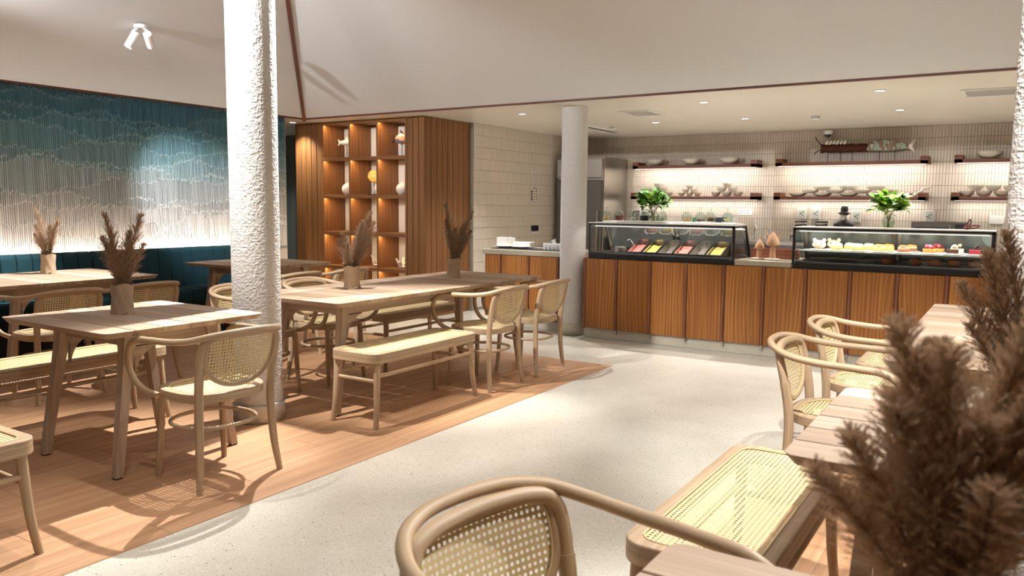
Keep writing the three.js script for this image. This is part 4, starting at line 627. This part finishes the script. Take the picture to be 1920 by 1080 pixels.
    for (let i = 0; i < 4; i++) { const a = i * 1.5 + r(), c = [Math.cos(a) * 0.05, 0.10 + 0.06 * r(), 0.03 + 0.03 * r()]; for (let k = 0; k < 6; k++) { const m = part(t, 'petal', PT, M.petal, c, [1.1 + r() * 0.3, k * 1.05, 0]); m.rotation.order = 'YXZ'; } }
  }
  flowers(-3.07, CZ - 0.14, 41, 'bushy dark green leaf bunch with white blooms on the gelato case', [M.leaf, M.leaf, M.leaf, M.leafPale, M.leafDark], 190, 0.135, 0.29);
  flowers(-0.945, CZ - 0.18, 47, 'bright lime leaf bunch with white blooms on the pastry case', [M.leafPale, M.leafPale, M.leafPale, M.leaf, M.leafDark], 170, 0.12, 0.28);
  // mushroom carvings and tray
  const shroom = (x, z, h, rc, label, turn) => { const t = thing('mushroom_carving', label, 'carving', [x, CTOP + 0.052, z], turn); part(t, 'foot', lumpy(ball(0.07, 1.1, 0.12, 0.8, 18, 8).translate(0, 0.008, 0), 0.003, 40, x), std({ color: 0xdcc6b4, roughness: 0.8 })); part(t, 'stem', lathe([[0, 0], [0.03, 0.0], [0.024, h * 0.4], [0.018, h * 0.72], [0, h * 0.72]], 9), M.carved); part(t, 'cap', lathe([[0, h * 0.56], [rc * 0.8, h * 0.5], [rc, h * 0.56], [rc * 0.85, h * 0.72], [rc * 0.5, h * 0.86], [rc * 0.2, h * 0.97], [0, h]], 9), M.carved); return t; };
  shroom(-2.03, CZ - 0.2, 0.19, 0.045, 'small pale wooden mushroom carving on the worktop', 0.3);
  const b = shroom(-1.90, CZ - 0.17, 0.26, 0.062, 'tall wooden mushroom carving with leaf ears on the worktop', 0.1);
  for (const s of [-1, 1]) part(b, 'ear', uvm(new THREE.ConeGeometry(0.014, 0.09, 6).rotateZ(-s * 0.5).translate(s * 0.06, 0.235, -0.01).toNonIndexed()), M.carved);
  { const t = thing('wooden_crate', 'dark red wooden box behind the mushroom carvings', 'box', [-1.95, CTOP + 0.052, CZ - 0.46]); part(t, 'side', box(0.42, 0.09, 0.012, 0, 0.045, 0.08, 'x'), M.rail); part(t, 'side', box(0.42, 0.09, 0.012, 0, 0.045, -0.08, 'x'), M.rail); for (const x of [-1, 1]) part(t, 'side', box(0.012, 0.09, 0.148, x * 0.204, 0.045, 0, 'z'), M.rail); part(t, 'bottom', box(0.39, 0.008, 0.148, 0, 0.004, 0), M.rail); }
}
// ---------------------------------------------------------------- back wall: counter, shelves, crockery
{
  const t = thing('back_counter', 'steel topped work counter along the tiled back wall', 'counter', [0, 0, 0]); part(t, 'body', box(6.4, 0.78, 0.6, -1.75, 0.49, ZB + 0.32, 'x'), M.darkSteel); part(t, 'kick', box(6.4, 0.1, 0.5, -1.75, 0.05, ZB + 0.3), M.matBlack); part(t, 'top', cbox(6.44, 0.04, 0.64, 0.003, -1.75, 0.9, ZB + 0.33, 'x'), M.steel);
}
const SHD = 0.26, SZ = ZB + 0.012 + SHD / 2;
function wallShelf(x0, x1, y, lit, label) {
  const t = thing('wall_shelf', label, 'shelf', [0, 0, 0]), w = x1 - x0, xm = (x0 + x1) / 2;
  part(t, 'board', cbox(w, 0.045, SHD, 0.003, xm, y + 0.0225, SZ, 'x', y), M.rail); for (const x of [x0 + 0.045, x1 - 0.045]) part(t, 'end_block', cbox(0.09, 0.095, SHD, 0.003, x, y + 0.0476, SZ, 'x', x), M.rail);
  const zs = ZB + 0.012 + (lit ? SHD - 0.03 : 0.10); part(t, 'light_strip', box(w - 0.06, 0.006, 0.010, xm, y - 0.003, zs), glow(L.warm, lit ? 1.4 : 1.0));
  const l = new THREE.RectAreaLight(L.warm, L.shelf * (lit ? 1 : 0.6), w - 0.08, 0.012); l.name = 'shelf_lamp'; l.position.set(xm, y - 0.008, zs); l.rotation.set(lit ? -Math.PI / 2 + 0.45 : -Math.PI / 2, 0, 0); t.add(l); return y + 0.0465;
}
const yU = wallShelf(-4.85, -3.03, 1.907, true, 'upper wall shelf carrying three large bowls by the steel fridge'); wallShelf(-2.79, -0.975, 1.912, true, 'upper wall shelf carrying driftwood fish'); wallShelf(-0.70, 1.1, 1.914, true, 'upper wall shelf carrying one large bowl beside the stucco column');
const yL = wallShelf(-4.87, -3.02, 1.466, false, 'lower wall shelf with three small bowl pyramids'); wallShelf(-2.795, -0.975, 1.468, false, 'lower wall shelf with stacked shallow dishes'); wallShelf(-0.71, 1.1, 1.470, false, 'lower wall shelf with stacked bowls beside the stucco column');
{
  const bowl = (r, h, k = 0.5) => lathe([[0, 0.004], [r * k * 0.8, 0.0], [r * k, 0.004], [r * 0.82, h * 0.42], [r * 0.96, h * 0.8], [r, h], [r - 0.004, h], [r * 0.93, h * 0.8], [r * 0.78, h * 0.45], [r * k * 0.9, 0.012], [0, 0.010]], 28);
  const soup = bowl(0.085, 0.068), big = bowl(0.135, 0.085, 0.45), md = bowl(0.068, 0.062), sm = bowl(0.052, 0.052), dishG = bowl(0.115, 0.042, 0.62);
  const B = (g, n, label, x, y, grp) => one(n, g, M.greyBowl, label, 'bowl', [x, y, SZ + 0.02], 0, grp);
  [[-4.54, 'large round bowl on the upper shelf, nearest the steel fridge'], [-3.99, 'large round bowl between two others on the upper shelf'], [-3.44, 'large round bowl on the upper shelf, above the bowl pyramid at the shelf end']].forEach(([x, l]) => B(big, 'serving_bowl', l, x, yU, 'large bowls on the upper shelf')); B(big, 'serving_bowl', 'large bowl alone on the upper shelf beside the stucco column', -0.35, yU + 0.007);
  const pyr = (xs, g, h, n, label, grp) => { let y = yL; let row = xs; while (row.length) { const w = ['topmost ', 'second row ', 'bottom row '][row.length - 1]; row.forEach((x) => B(g, n, w + label, x, y, grp)); row = row.slice(1).map((x, i) => (x + row[i]) / 2); y += h; } };
  pyr([-4.63, -4.48, -4.33], md, 0.061, 'small_bowl', 'small bowl in the pyramid above the leaf bunch', 'first bowl pyramid'); pyr([-4.125, -4.005, -3.885], sm, 0.051, 'small_bowl', 'smallest bowl in the middle pyramid', 'second bowl pyramid'); pyr([-3.62, -3.465, -3.31], md, 0.061, 'small_bowl', 'small bowl in the pyramid at the shelf end', 'third bowl pyramid');
  let y = yL + 0.002; for (const row of [[-2.51, -2.20, -1.88, -1.56, -1.25], [-2.355, -2.04, -1.72, -1.405], [-2.2, -1.88, -1.56]]) { const w = { 5: 'bottom', 4: 'middle', 3: 'top' }[row.length]; row.forEach((x) => B(dishG, 'shallow_dish', 'shallow dish in the ' + w + ' tier of the stepped stack on the lower shelf', x, y, 'shallow dishes on the lower shelf')); y += 0.0415; }
  y = yL + 0.004; for (const row of [[-0.555, -0.375, -0.195, -0.015], [-0.465, -0.285, -0.105]]) { row.forEach((x) => B(soup, 'soup_bowl', (row.length > 3 ? 'bottom tier' : 'upper tier') + ' soup bowl on the lower shelf beside the stucco column', x, y, 'soup bowls on the lower shelf')); y += 0.067; }
  // driftwood pieces on wires
  const yS = yU + 0.005, wire = (x, h) => new THREE.CylinderGeometry(0.004, 0.004, h, 6).translate(x, h / 2, 0);
  { const t = thing('driftwood_fish', 'dark driftwood log sculpture with white shell row on thin rods', 'sculpture', [-2.02, yS, SZ]); for (const x of [-0.14, 0.02, 0.16]) part(t, 'rod', wire(x, 0.13), M.black); const g = new THREE.CylinderGeometry(0.052, 0.05, 0.56, 14, 12).rotateZ(Math.PI / 2).translate(0.06, 0.175, 0); part(t, 'log', uvm(lumpy(g, 0.007, 26, 3), 'x'), M.driftwood); for (let i = 0; i < 6; i++) part(t, 'shell', uvm(lumpy(ball(0.036, 0.5, 1, 0.8, 10, 8).rotateZ(-0.35).translate(-0.16 + i * 0.045, 0.245, 0), 0.003, 40, i)), M.coral); part(t, 'twig', merge([sweep([[-0.2, 0.2, 0], [-0.27, 0.27, 0], [-0.3, 0.33, 0.01]], 0.006, { seg: 8, rs: 5 }), sweep([[-0.2, 0.17, 0], [-0.28, 0.14, 0], [-0.31, 0.10, 0]], 0.006, { seg: 8, rs: 5 })]), M.driftwood); }
  { const t = thing('driftwood_fish', 'pale green weathered wooden fish sculpture on a thin rod', 'sculpture', [-1.46, yS, SZ + 0.03]); for (const x of [-0.08, 0.1]) part(t, 'rod', wire(x, 0.16), M.black); const S = new THREE.Shape(); S.moveTo(-0.22, 0.14); S.lineTo(-0.2, 0.24); S.quadraticCurveTo(-0.05, 0.275, 0.1, 0.25); S.lineTo(0.24, 0.19); S.lineTo(0.24, 0.155); S.lineTo(0.05, 0.13); S.closePath(); const b = part(t, 'body', uvm(new THREE.ExtrudeGeometry(S, { depth: 0.04, bevelEnabled: true, bevelSize: 0.008, bevelThickness: 0.008, bevelSegments: 2 }).translate(0, 0, -0.02), 'x'), std({ map: dataTex(128, 128, (u, v) => mix3([150, 168, 156], [128, 104, 88], Math.max(0, Math.min(1, (pnoise(u, v, 8, 20, 77) - 0.4) * 4))), true, 0.3, 0.3), roughness: 0.9 })); const Q = new THREE.Shape(); Q.moveTo(0.23, 0.17); Q.lineTo(0.33, 0.27); Q.lineTo(0.29, 0.17); Q.lineTo(0.33, 0.09); Q.closePath(); part(t, 'tail', uvm(new THREE.ExtrudeGeometry(Q, { depth: 0.02, bevelEnabled: false }).translate(0, 0, -0.01)), M.coral); part(t, 'eye', ball(0.012, 1, 1, 0.5, 10, 8).translate(-0.17, 0.2, 0.03), M.coral); }
  { const t = thing('shell_ornament', 'white twisted shell leaning on the shelf end block', 'ornament', [-1.02, yL + 0.02, SZ + 0.02]); part(t, 'shell', sweep([[-0.1, 0.0, 0], [-0.04, 0.02, 0.01], [0.0, 0.075, 0], [0.06, 0.1, 0.01], [0.1, 0.14, 0]], (q) => 0.020 * (1 - q) + 0.003, { seg: 20, rs: 8 }), M.coral); part(t, 'lip', sweep([[-0.08, 0.005, 0.01], [-0.05, 0.03, 0.03], [-0.01, 0.06, 0.02]], (q) => 0.012 * (1 - q) + 0.003, { seg: 10, rs: 6 }), M.coral); }
}
// wall boxes with a printed mark
{
  const cv = document.createElement('canvas'); cv.width = 96; cv.height = 150; const c = cv.getContext('2d'); c.fillStyle = '#c9cec4'; c.fillRect(0, 0, 96, 150); c.strokeStyle = '#1a1c1c'; c.lineWidth = 7; c.beginPath(); c.moveTo(82, 42); c.lineTo(20, 76); c.lineTo(70, 104); c.stroke(); c.strokeStyle = '#8a918a'; c.lineWidth = 3; c.beginPath(); c.moveTo(82, 56); c.lineTo(40, 78); c.stroke();
  const tx = new THREE.CanvasTexture(cv); tx.colorSpace = THREE.SRGBColorSpace; const face = std({ map: tx, roughness: 0.5 });
  [[-2.466, 1.29, 'grey wall box with an angled black mark over the first black canister'], [-2.288, 1.29, 'grey wall box with an angled black mark between canister and juicer'], [-1.782, 1.26, 'tall grey wall box with an angled black mark beside the juicer'], [-0.945, 1.27, 'grey wall box with an angled black mark above the microwave']].forEach(([x, y, l]) => { const t = thing('wall_box', l, 'wall box', [x, y, ZB + 0.008]); part(t, 'housing', cbox(0.10, 0.155, 0.06, 0.006, 0, 0, 0.03), M.whitePlastic); part(t, 'front', new THREE.PlaneGeometry(0.09, 0.142).translate(0, 0, 0.0605), face); });
  const cp = document.createElement('canvas'); cp.width = 200; cp.height = 84; const p = cp.getContext('2d'); p.fillStyle = '#f6f2ee'; p.fillRect(0, 0, 200, 84); p.fillStyle = '#7d7470'; for (const [y, ws] of [[18, [26, 36, 42]], [52, [52, 10, 46]]]) { let x = 16; for (const w of ws) { for (let k = 0; k < w; k += 8) p.fillRect(x + k, y, 6, 9 + ((k * 7) % 5)); x += w + 16; } }
  const pt = new THREE.CanvasTexture(cp); pt.colorSpace = THREE.SRGBColorSpace; const s = thing('paper_notice', 'small white paper notice with two printed lines on the tiles', 'notice', [-3.243, 1.30, ZB + 0.009]); part(s, 'sheet', box(0.2, 0.085, 0.002, 0, 0, 0.001), M.paper); part(s, 'print', new THREE.PlaneGeometry(0.2, 0.085).translate(0, 0, 0.0026), std({ map: pt, roughness: 0.8 }));
  const ck = document.createElement('canvas'); ck.width = 128; ck.height = 160; const q = ck.getContext('2d'); q.fillStyle = '#d8cec0'; q.fillRect(0, 0, 128, 160); ['#2c2628', '#8a3434', '#4a4444', '#2e2624'].forEach((f, i) => { q.fillStyle = f; q.fillRect(10, 34 + i * 24, 24, 20); q.fillStyle = i === 1 ? '#9a3a3a' : '#5a5048'; for (let k = 0; k < 3; k++) q.fillRect(42 + k * 18, 38 + i * 24 + (k % 2) * 3, 13, 5); q.fillRect(100, 36 + i * 24, 14, 12); }); q.fillStyle = '#5a4038'; q.fillRect(40, 12, 40, 6); q.fillRect(92, 14, 18, 12); q.fillStyle = '#8a7a68'; q.fillRect(40, 138, 60, 5);
  const kt = new THREE.CanvasTexture(ck); kt.colorSpace = THREE.SRGBColorSpace; const w = thing('wall_chart', 'small printed chart with coloured blocks on the side tiles', 'chart', [XT + 0.009, 1.50, -9.77]); part(w, 'sheet', box(0.002, 0.25, 0.2, 0.001, 0, 0), M.paper); part(w, 'print', new THREE.PlaneGeometry(0.2, 0.25).rotateY(Math.PI / 2).translate(0.0026, 0, 0), std({ map: kt, roughness: 0.8 }));
  const sw = thing('wall_switch', 'black double switch plate on the side tiles', 'switch', [XT + 0.007, 1.035, -9.8]); part(sw, 'plate', cbox(0.012, 0.075, 0.19, 0.003, 0.006, 0, 0), M.black); for (const z of [-0.045, 0.045]) part(sw, 'rocker', cbox(0.006, 0.05, 0.07, 0.002, 0.014, 0, z), M.matBlack); part(sw, 'trim_plate', cbox(0.01, 0.02, 0.2, 0.002, 0.006, -0.065, 0), M.whitePlastic);
  const so = thing('wall_socket', 'white double socket on the tiles beside the microwave', 'socket', [-0.23, 1.245, ZB + 0.008]); part(so, 'plate', cbox(0.15, 0.1, 0.012, 0.003, 0, 0, 0.006), M.whitePlastic); for (const x of [-0.035, 0.035]) part(so, 'switch', cbox(0.02, 0.03, 0.006, 0.002, x, 0, 0.014), M.whitePlastic);
}
{ // appliances
  const Y = 0.921;
  for (const [x, l] of [[-2.41, 'black canister with a steel lid under the first wall box'], [-2.15, 'black canister with a clear steel lid next to the juicer']]) { const t = thing('canister', l, 'canister', [x, Y, -10.8]); part(t, 'body', lathe([[0, 0], [0.075, 0], [0.078, 0.01], [0.078, 0.22], [0.07, 0.225], [0, 0.225]], 28), M.black); part(t, 'band', lathe([[0.076, 0.225], [0.079, 0.225], [0.079, 0.25], [0.07, 0.252]], 28), M.chrome); part(t, 'lid', lathe([[0, 0.285], [0.066, 0.282], [0.079, 0.272], [0.079, 0.25], [0, 0.25]], 28), M.darkSteel); }
  { const t = thing('juicer', 'steel and black juicer with a hat-shaped pusher on the back counter', 'juicer', [-1.882, Y, -10.8]); part(t, 'body', lathe([[0, 0], [0.115, 0], [0.112, 0.02], [0.108, 0.22], [0, 0.22]], 32), M.steel); part(t, 'collar', lathe([[0.108, 0.21], [0.122, 0.215], [0.122, 0.245], [0.09, 0.285], [0.06, 0.295], [0, 0.295]], 32), M.black); part(t, 'chute', lathe([[0.056, 0.29], [0.056, 0.375], [0, 0.375]], 28), M.steel); part(t, 'pusher', lathe([[0, 0.372], [0.075, 0.376], [0.08, 0.386], [0.05, 0.39], [0.046, 0.44], [0.04, 0.466], [0, 0.47]], 28), M.black); part(t, 'spout', sweep([[0.1, 0.15, 0.02], [0.14, 0.14, 0.03], [0.15, 0.1, 0.03]], 0.012, { seg: 10, rs: 8 }), M.black); }
  { const t = thing('microwave', 'dark steel microwave oven behind the pastry case', 'microwave', [-0.795, Y, -10.78]); part(t, 'housing', cbox(0.58, 0.285, 0.4, 0.008, 0, 0.1475, 0, 'x'), M.darkSteel); const d = part(t, 'door', cbox(0.42, 0.27, 0.02, 0.004, -0.07, 0.148, 0.21), M.darkSteel); part(d, 'window', box(0.36, 0.18, 0.004, -0.07, 0.14, 0.2215), M.black); part(d, 'handle', tube([0.12, 0.05, 0.235], [0.12, 0.25, 0.235], 0.01), M.steel); part(t, 'control_panel', box(0.1, 0.24, 0.012, 0.215, 0.148, 0.207), M.black); for (let i = 0; i < 4; i++) part(t, 'foot', new THREE.CylinderGeometry(0.012, 0.012, 0.006, 10).translate(i < 2 ? -0.25 : 0.25, 0.003, i % 2 ? 0.15 : -0.15), M.rubber); }
  { const t = thing('ribbon_bow', 'dark red ribbon loop on the pastry case corner', 'ribbon', [-0.36, TOPY, CZ - 0.25]); part(t, 'loop', sweep([[0, 0.01, 0], [0.05, 0.012, 0.01], [0.09, 0.03, 0], [0.05, 0.035, -0.01], [0, 0.012, 0]], 0.006, { seg: 24, rs: 6 }), std({ color: 0x5a1c1a, roughness: 0.6 })); part(t, 'loop', sweep([[0, 0.012, 0], [0.0, 0.05, 0.01], [0.02, 0.085, 0], [0.025, 0.05, -0.01], [0, 0.012, 0]], 0.005, { seg: 24, rs: 6 }), std({ color: 0x5a1c1a, roughness: 0.6 })); part(t, 'knot', lumpy(ball(0.018, 1.4, 0.8, 1, 12, 8).translate(0, 0.014, 0), 0.002, 50, 1), std({ color: 0x5a1c1a, roughness: 0.6 })); }
  { const t = thing('espresso_machine', 'rounded white and black coffee machine behind the dark leaf bunch', 'coffee machine', [-3.42, Y, -10.75]); part(t, 'body', cbox(0.3, 0.33, 0.3, 0.02, 0, 0.175, 0), M.whitePlastic); part(t, 'front_recess', cbox(0.2, 0.2, 0.03, 0.006, 0, 0.2, 0.145), M.black); part(t, 'dial', new THREE.CylinderGeometry(0.1, 0.1, 0.03, 28).rotateZ(Math.PI / 2).translate(0.155, 0.2, 0.04), M.whitePlastic); part(t, 'knob', new THREE.CylinderGeometry(0.025, 0.025, 0.04, 16).rotateZ(Math.PI / 2).translate(0.185, 0.2, 0.04), M.black); part(t, 'drip_tray', cbox(0.24, 0.03, 0.1, 0.004, 0, 0.035, 0.18), M.steel); }
  { const t = thing('coffee_urn', 'tall steel urn with a black lid beside the fridge', 'urn', [-4.62, Y, -10.75]); part(t, 'body', lathe([[0, 0], [0.1, 0], [0.1, 0.36], [0.09, 0.38], [0, 0.385]], 28), M.steel); part(t, 'lid_knob', lathe([[0, 0.44], [0.03, 0.44], [0.034, 0.43], [0.015, 0.42], [0.015, 0.38], [0, 0.38]], 16), M.black); for (const s of [-1, 1]) part(t, 'handle', sweep([[s * 0.098, 0.28, 0], [s * 0.14, 0.30, 0], [s * 0.14, 0.36, 0], [s * 0.095, 0.37, 0]], 0.009, { seg: 12, rs: 6 }), M.black); }
  { const t = thing('fridge', 'tall stainless steel upright fridge in the kitchen corner', 'fridge', [-5.42, 0, -10.72]); part(t, 'cabinet', cbox(0.76, 2.02, 0.78, 0.008, 0, 1.05, 0, 'x'), M.steel); part(t, 'door', cbox(0.74, 1.6, 0.05, 0.01, 0, 0.93, 0.42, 'x'), M.darkSteel); part(t, 'top_panel', cbox(0.74, 0.28, 0.05, 0.01, 0, 1.9, 0.42, 'x'), M.steel); part(t, 'handle', tube([0.32, 0.7, 0.475], [0.32, 1.3, 0.475], 0.012), M.chrome); for (const x of [-0.33, 0.33]) for (const z of [-0.33, 0.33]) part(t, 'foot', new THREE.CylinderGeometry(0.02, 0.025, 0.045, 10).translate(x, 0.0225, z), M.black); }
  { const t = thing('tap', 'chrome swan neck tap behind the mushroom carvings', 'tap', [-3.05, Y, -10.95]); part(t, 'neck', sweep([[0, 0, 0], [0, 0.16, 0], [0.03, 0.2, 0.04], [0.05, 0.17, 0.1], [0.05, 0.13, 0.11]], 0.012, { seg: 20, rs: 8 }), M.chrome); part(t, 'lever', tube([0, 0.06, 0], [-0.08, 0.09, 0.02], 0.008), M.chrome); part(t, 'flange', lathe([[0, 0.012], [0.028, 0.01], [0.03, 0], [0, 0]], 16), M.chrome); }
  { const t = thing('tap', 'chrome tap partly hidden behind the pastry case edge', 'tap', [-2.57, Y, -10.95]); part(t, 'neck', sweep([[0, 0, 0], [0, 0.1, 0], [0.02, 0.13, 0.03], [0.03, 0.11, 0.08]], 0.012, { seg: 20, rs: 8 }), M.chrome); part(t, 'lever', tube([0, 0.05, 0], [0.06, 0.08, 0.02], 0.008), M.black); }
}
// ---------------------------------------------------------------- ceiling fittings
function downlight(x, z, label, k = 1) {
  const t = thing('downlight', label, 'downlight', [x, CEIL, z], 0, 'recessed downlights over the counter'); part(t, 'bezel', lathe([[0.040, 0], [0.052, 0], [0.052, -0.004], [0.046, -0.008], [0.040, -0.006]], 28), M.whitePlastic); part(t, 'lens', new THREE.CylinderGeometry(0.038, 0.038, 0.003, 24).translate(0, -0.003, 0), glow(L.neutral, 6));
  const s = new THREE.SpotLight(L.neutral, L.down * k, 0, 0.95, 0.6, 2); s.name = 'downlight_lamp'; s.position.set(0, -0.012, 0); s.target.position.set(0, -2, 0); s.shadow.radius = 1.5; t.add(s, s.target);
}
[[-4.81, -7.72, 'recessed downlight above the side cabinet'], [-2.69, -7.70, 'recessed downlight above the gelato case'], [-1.10, -7.67, 'recessed downlight above the pastry case'], [-3.84, -9.26, 'recessed downlight behind the counter, nearest the round column'], [-2.76, -9.33, 'recessed downlight behind the counter, between two others'], [-1.12, -9.24, 'recessed downlight behind the counter near the driftwood shelf'], [-7.92, -7.16, 'recessed downlight above the shelf unit boards by the passage', 0.5], [-9.0, -7.7, 'recessed downlight inside the dark passage', 0.35], [0.55, -7.7, 'recessed downlight past the pastry case'], [0.5, -9.25, 'recessed downlight past the stucco column, over the kitchen']].forEach((a) => downlight(...a));  // the lamp inside the passage is added to lift its darkness
function grille(x, z, w, d, label, slots) { const t = thing('air_grille', label, 'vent', [x, CEIL, z]); part(t, 'frame', (() => { const s = roundRect(w, d, 0.004); s.holes.push(roundRect(w - 0.06, d - 0.06, 0.002, 0, 0, new THREE.Path())); return uvm(slab(s, 0.012, 0.002).translate(0, 0, 0)); })(), M.whitePlastic); part(t, 'void', box(w - 0.06, 0.002, d - 0.06, 0, -0.001, 0), std({ color: 0x6d675f, roughness: 0.9 })); for (let i = 0; i < slots; i++) part(t, 'louvre', box(w - 0.06, 0.014, 0.006, 0, -0.007, -d / 2 + 0.03 + (i + 0.5) * (d - 0.06) / slots).rotateX(0), M.whitePlastic); }
grille(-3.58, -8.25, 0.36, 0.48, 'square ceiling air grille above the gelato case', 12); grille(-0.25, -8.2, 0.5, 0.48, 'square ceiling air grille beside the stucco column', 12);
{ const t = thing('air_slot', 'long linear ceiling air slot near the round column', 'vent', [-4.85, CEIL, -9.7]); part(t, 'frame', cbox(0.18, 0.01, 1.1, 0.003, 0, -0.005, 0), M.whitePlastic); part(t, 'slot', box(0.06, 0.004, 1.0, 0.03, -0.011, 0), M.black); }
for (const [x, z, l] of [[-4.5, -9.45, 'white round smoke detector beside the air slot'], [-2.0, -9.43, 'white round smoke detector above the kitchen']]) { const t = thing('smoke_detector', l, 'smoke detector', [x, CEIL, z]); part(t, 'base', lathe([[0, 0], [0.052, 0], [0.052, -0.014], [0.048, -0.016], [0, -0.016]], 24), M.whitePlastic); part(t, 'dome', lathe([[0.046, -0.016], [0.044, -0.034], [0.03, -0.042], [0, -0.044]], 24), M.whitePlastic); part(t, 'slit', lathe([[0.0462, -0.022], [0.0468, -0.024], [0.0455, -0.028]], 24), M.black); }
{ const t = thing('dome_camera', 'white dome camera with a dark lens above the driftwood shelf', 'camera', [-2.18, 2.36, ZB + 0.02]); part(t, 'housing', lathe([[0, 0.02], [0.055, 0.018], [0.06, 0], [0.055, -0.03], [0.045, -0.04]], 24).translate(0, 0, 0.07), M.whitePlastic); part(t, 'lens', lathe([[0.044, -0.038], [0.036, -0.06], [0.02, -0.074], [0, -0.078]], 24).translate(0, 0, 0.07), M.black); part(t, 'bracket', box(0.05, 0.03, 0.07, 0, 0.0, 0.025), M.whitePlastic); }
// twin-head spots on the sloping ceiling, heads aimed at tables, wall, aisle or ceiling
const slopeY = (x, z) => CEIL + SL * Math.min(x - EX0, EX1 - x, z - EZ0, EZ1 - z);
function twinSpot(x, z, heads, label) {
  const y = slopeY(x, z), t = thing('twin_spotlight', label, 'spotlight', [x, y, z]);
  part(t, 'ceiling_plate', new THREE.CylinderGeometry(0.055, 0.055, 0.03, 24).translate(0, -0.02, 0), M.whitePlastic);
  heads.forEach(([dx, dz, tx, ty, tz, k, ang, col, pen], i) => {
    const c = V(dx, -0.13, dz), aim = V(tx - x, ty - y, tz - z).sub(c).normalize(), q = new THREE.Quaternion().setFromUnitVectors(V(0, -1, 0), aim);
    const can = new THREE.CylinderGeometry(0.032, 0.032, 0.13, 24, 1, true); const h = part(t, 'lamp_head', merge([can, new THREE.CylinderGeometry(0.032, 0.026, 0.01, 24).translate(0, 0.07, 0)]), M.whitePlastic2); h.position.copy(c); h.quaternion.copy(q);
    part(h, 'lens', new THREE.CylinderGeometry(0.029, 0.029, 0.003, 20).translate(0, -0.058, 0), glow(col, 5));
    part(t, 'arm', sweep([[dx * 0.3, -0.03, dz * 0.3], [dx * 0.9, -0.06, dz * 0.9], [dx, -0.11, dz]], 0.008, { seg: 8, rs: 6 }), M.whitePlastic);
    const s = new THREE.SpotLight(col, k, 0, ang, pen ?? 0.35, 2); s.name = 'spot_lamp'; s.position.copy(c).addScaledVector(aim, 0.072); s.target.position.copy(c).addScaledVector(aim, 2); s.shadow.radius = 1.0; t.add(s, s.target);
  });
}
M.whitePlastic2 = M.whitePlastic.clone(); M.whitePlastic2.side = THREE.DoubleSide;
const hd = L.table;
twinSpot(-6.2, -4.0, [[-0.06, 0.05, -6.7, 0.7, -3.0, hd * 0.4, 0.55, L.neutral], [0.06, -0.03, -7.5, 1.3, -5.5, L.mural, 0.36, L.cool, 0.5]], 'white twin spotlight on the slope above the wall hanging');
twinSpot(-3.88, -4.15, [[-0.06, 0.04, -4.05, 0.5, -2.15, hd, 0.47, L.neutral, 0.7], [0.06, -0.02, -3.3, 0.3, -3.9, hd * 0.36, 0.42, L.warm]], 'white twin spotlight over the long table');
twinSpot(-4.02, -2.05, [[-0.05, -0.05, -3.95, 0.6, -4.7, hd * 0.66, 0.46, L.neutral], [0.06, 0.04, -2.7, 0.0, -1.6, hd * 0.12, 0.42, L.warm]], 'white twin spotlight over the square table');
twinSpot(0.1, -4.2, [[-0.06, 0.04, 0.0, 0.7, -2.2, hd * 0.45, 0.5, L.neutral], [0.06, 0, 0.0, 0.6, -5.0, hd * 0.3, 0.5, L.neutral]], 'white twin spotlight above the long table facing the pastry case');
twinSpot(0.1, -2.0, [[-0.06, -0.04, -0.1, 0.7, -4.2, hd * 0.6, 0.5, L.neutral], [0.06, 0.04, -0.7, 0.4, -2.0, hd * 0.15, 0.6, L.warm]], 'white twin spotlight above the table with the bench and column');
twinSpot(-6.1, -1.5, [[0.05, -0.05, -5.4, 2.72, -5.8, L.wash * 1.3, 0.5, L.cool, 0.6], [-0.05, 0.05, -6.7, 0.7, -1.0, hd * 0.2, 0.5, L.neutral]], 'white twin spotlight further along the slope above the banquette');
twinSpot(-1.2, 2.2, [[0.06, -0.04, -0.6, 3.7, -4.0, L.wash * 2.0, 0.34, L.neutral, 1], [-0.06, -0.04, -5.0, 3.6, -3.0, L.wash * 2.0, 0.34, L.neutral, 1]], 'added unseen twin spotlight on the slope facing the counter, heads brightening the ceiling');  // unseen fixture, added to wash the ceiling brighter
twinSpot(-1.9, -4.6, [[-0.05, 0.03, -1.9, 0, -5.6, L.aisle, 0.7, L.neutral], [0.05, -0.03, -2.0, 0, -3.2, L.aisle, 0.75, L.neutral]], 'white twin spotlight above the terrazzo aisle towards the counter');
twinSpot(-1.9, -1.2, [[-0.05, 0.03, -1.9, 0, -2.4, L.aisle, 0.75, L.neutral], [0.05, -0.03, -2.4, 0, -0.5, L.aisle, 0.75, L.neutral]], 'white twin spotlight at the top of the sloping ceiling');
scene.traverse((o) => { if (o.isMesh) { o.castShadow = true; o.receiveShadow = true; } if (o.isSpotLight) { o.castShadow = true; o.shadow.mapSize.set(1024, 1024); o.shadow.bias = -0.0005; } });
renderer.render(scene, camera);
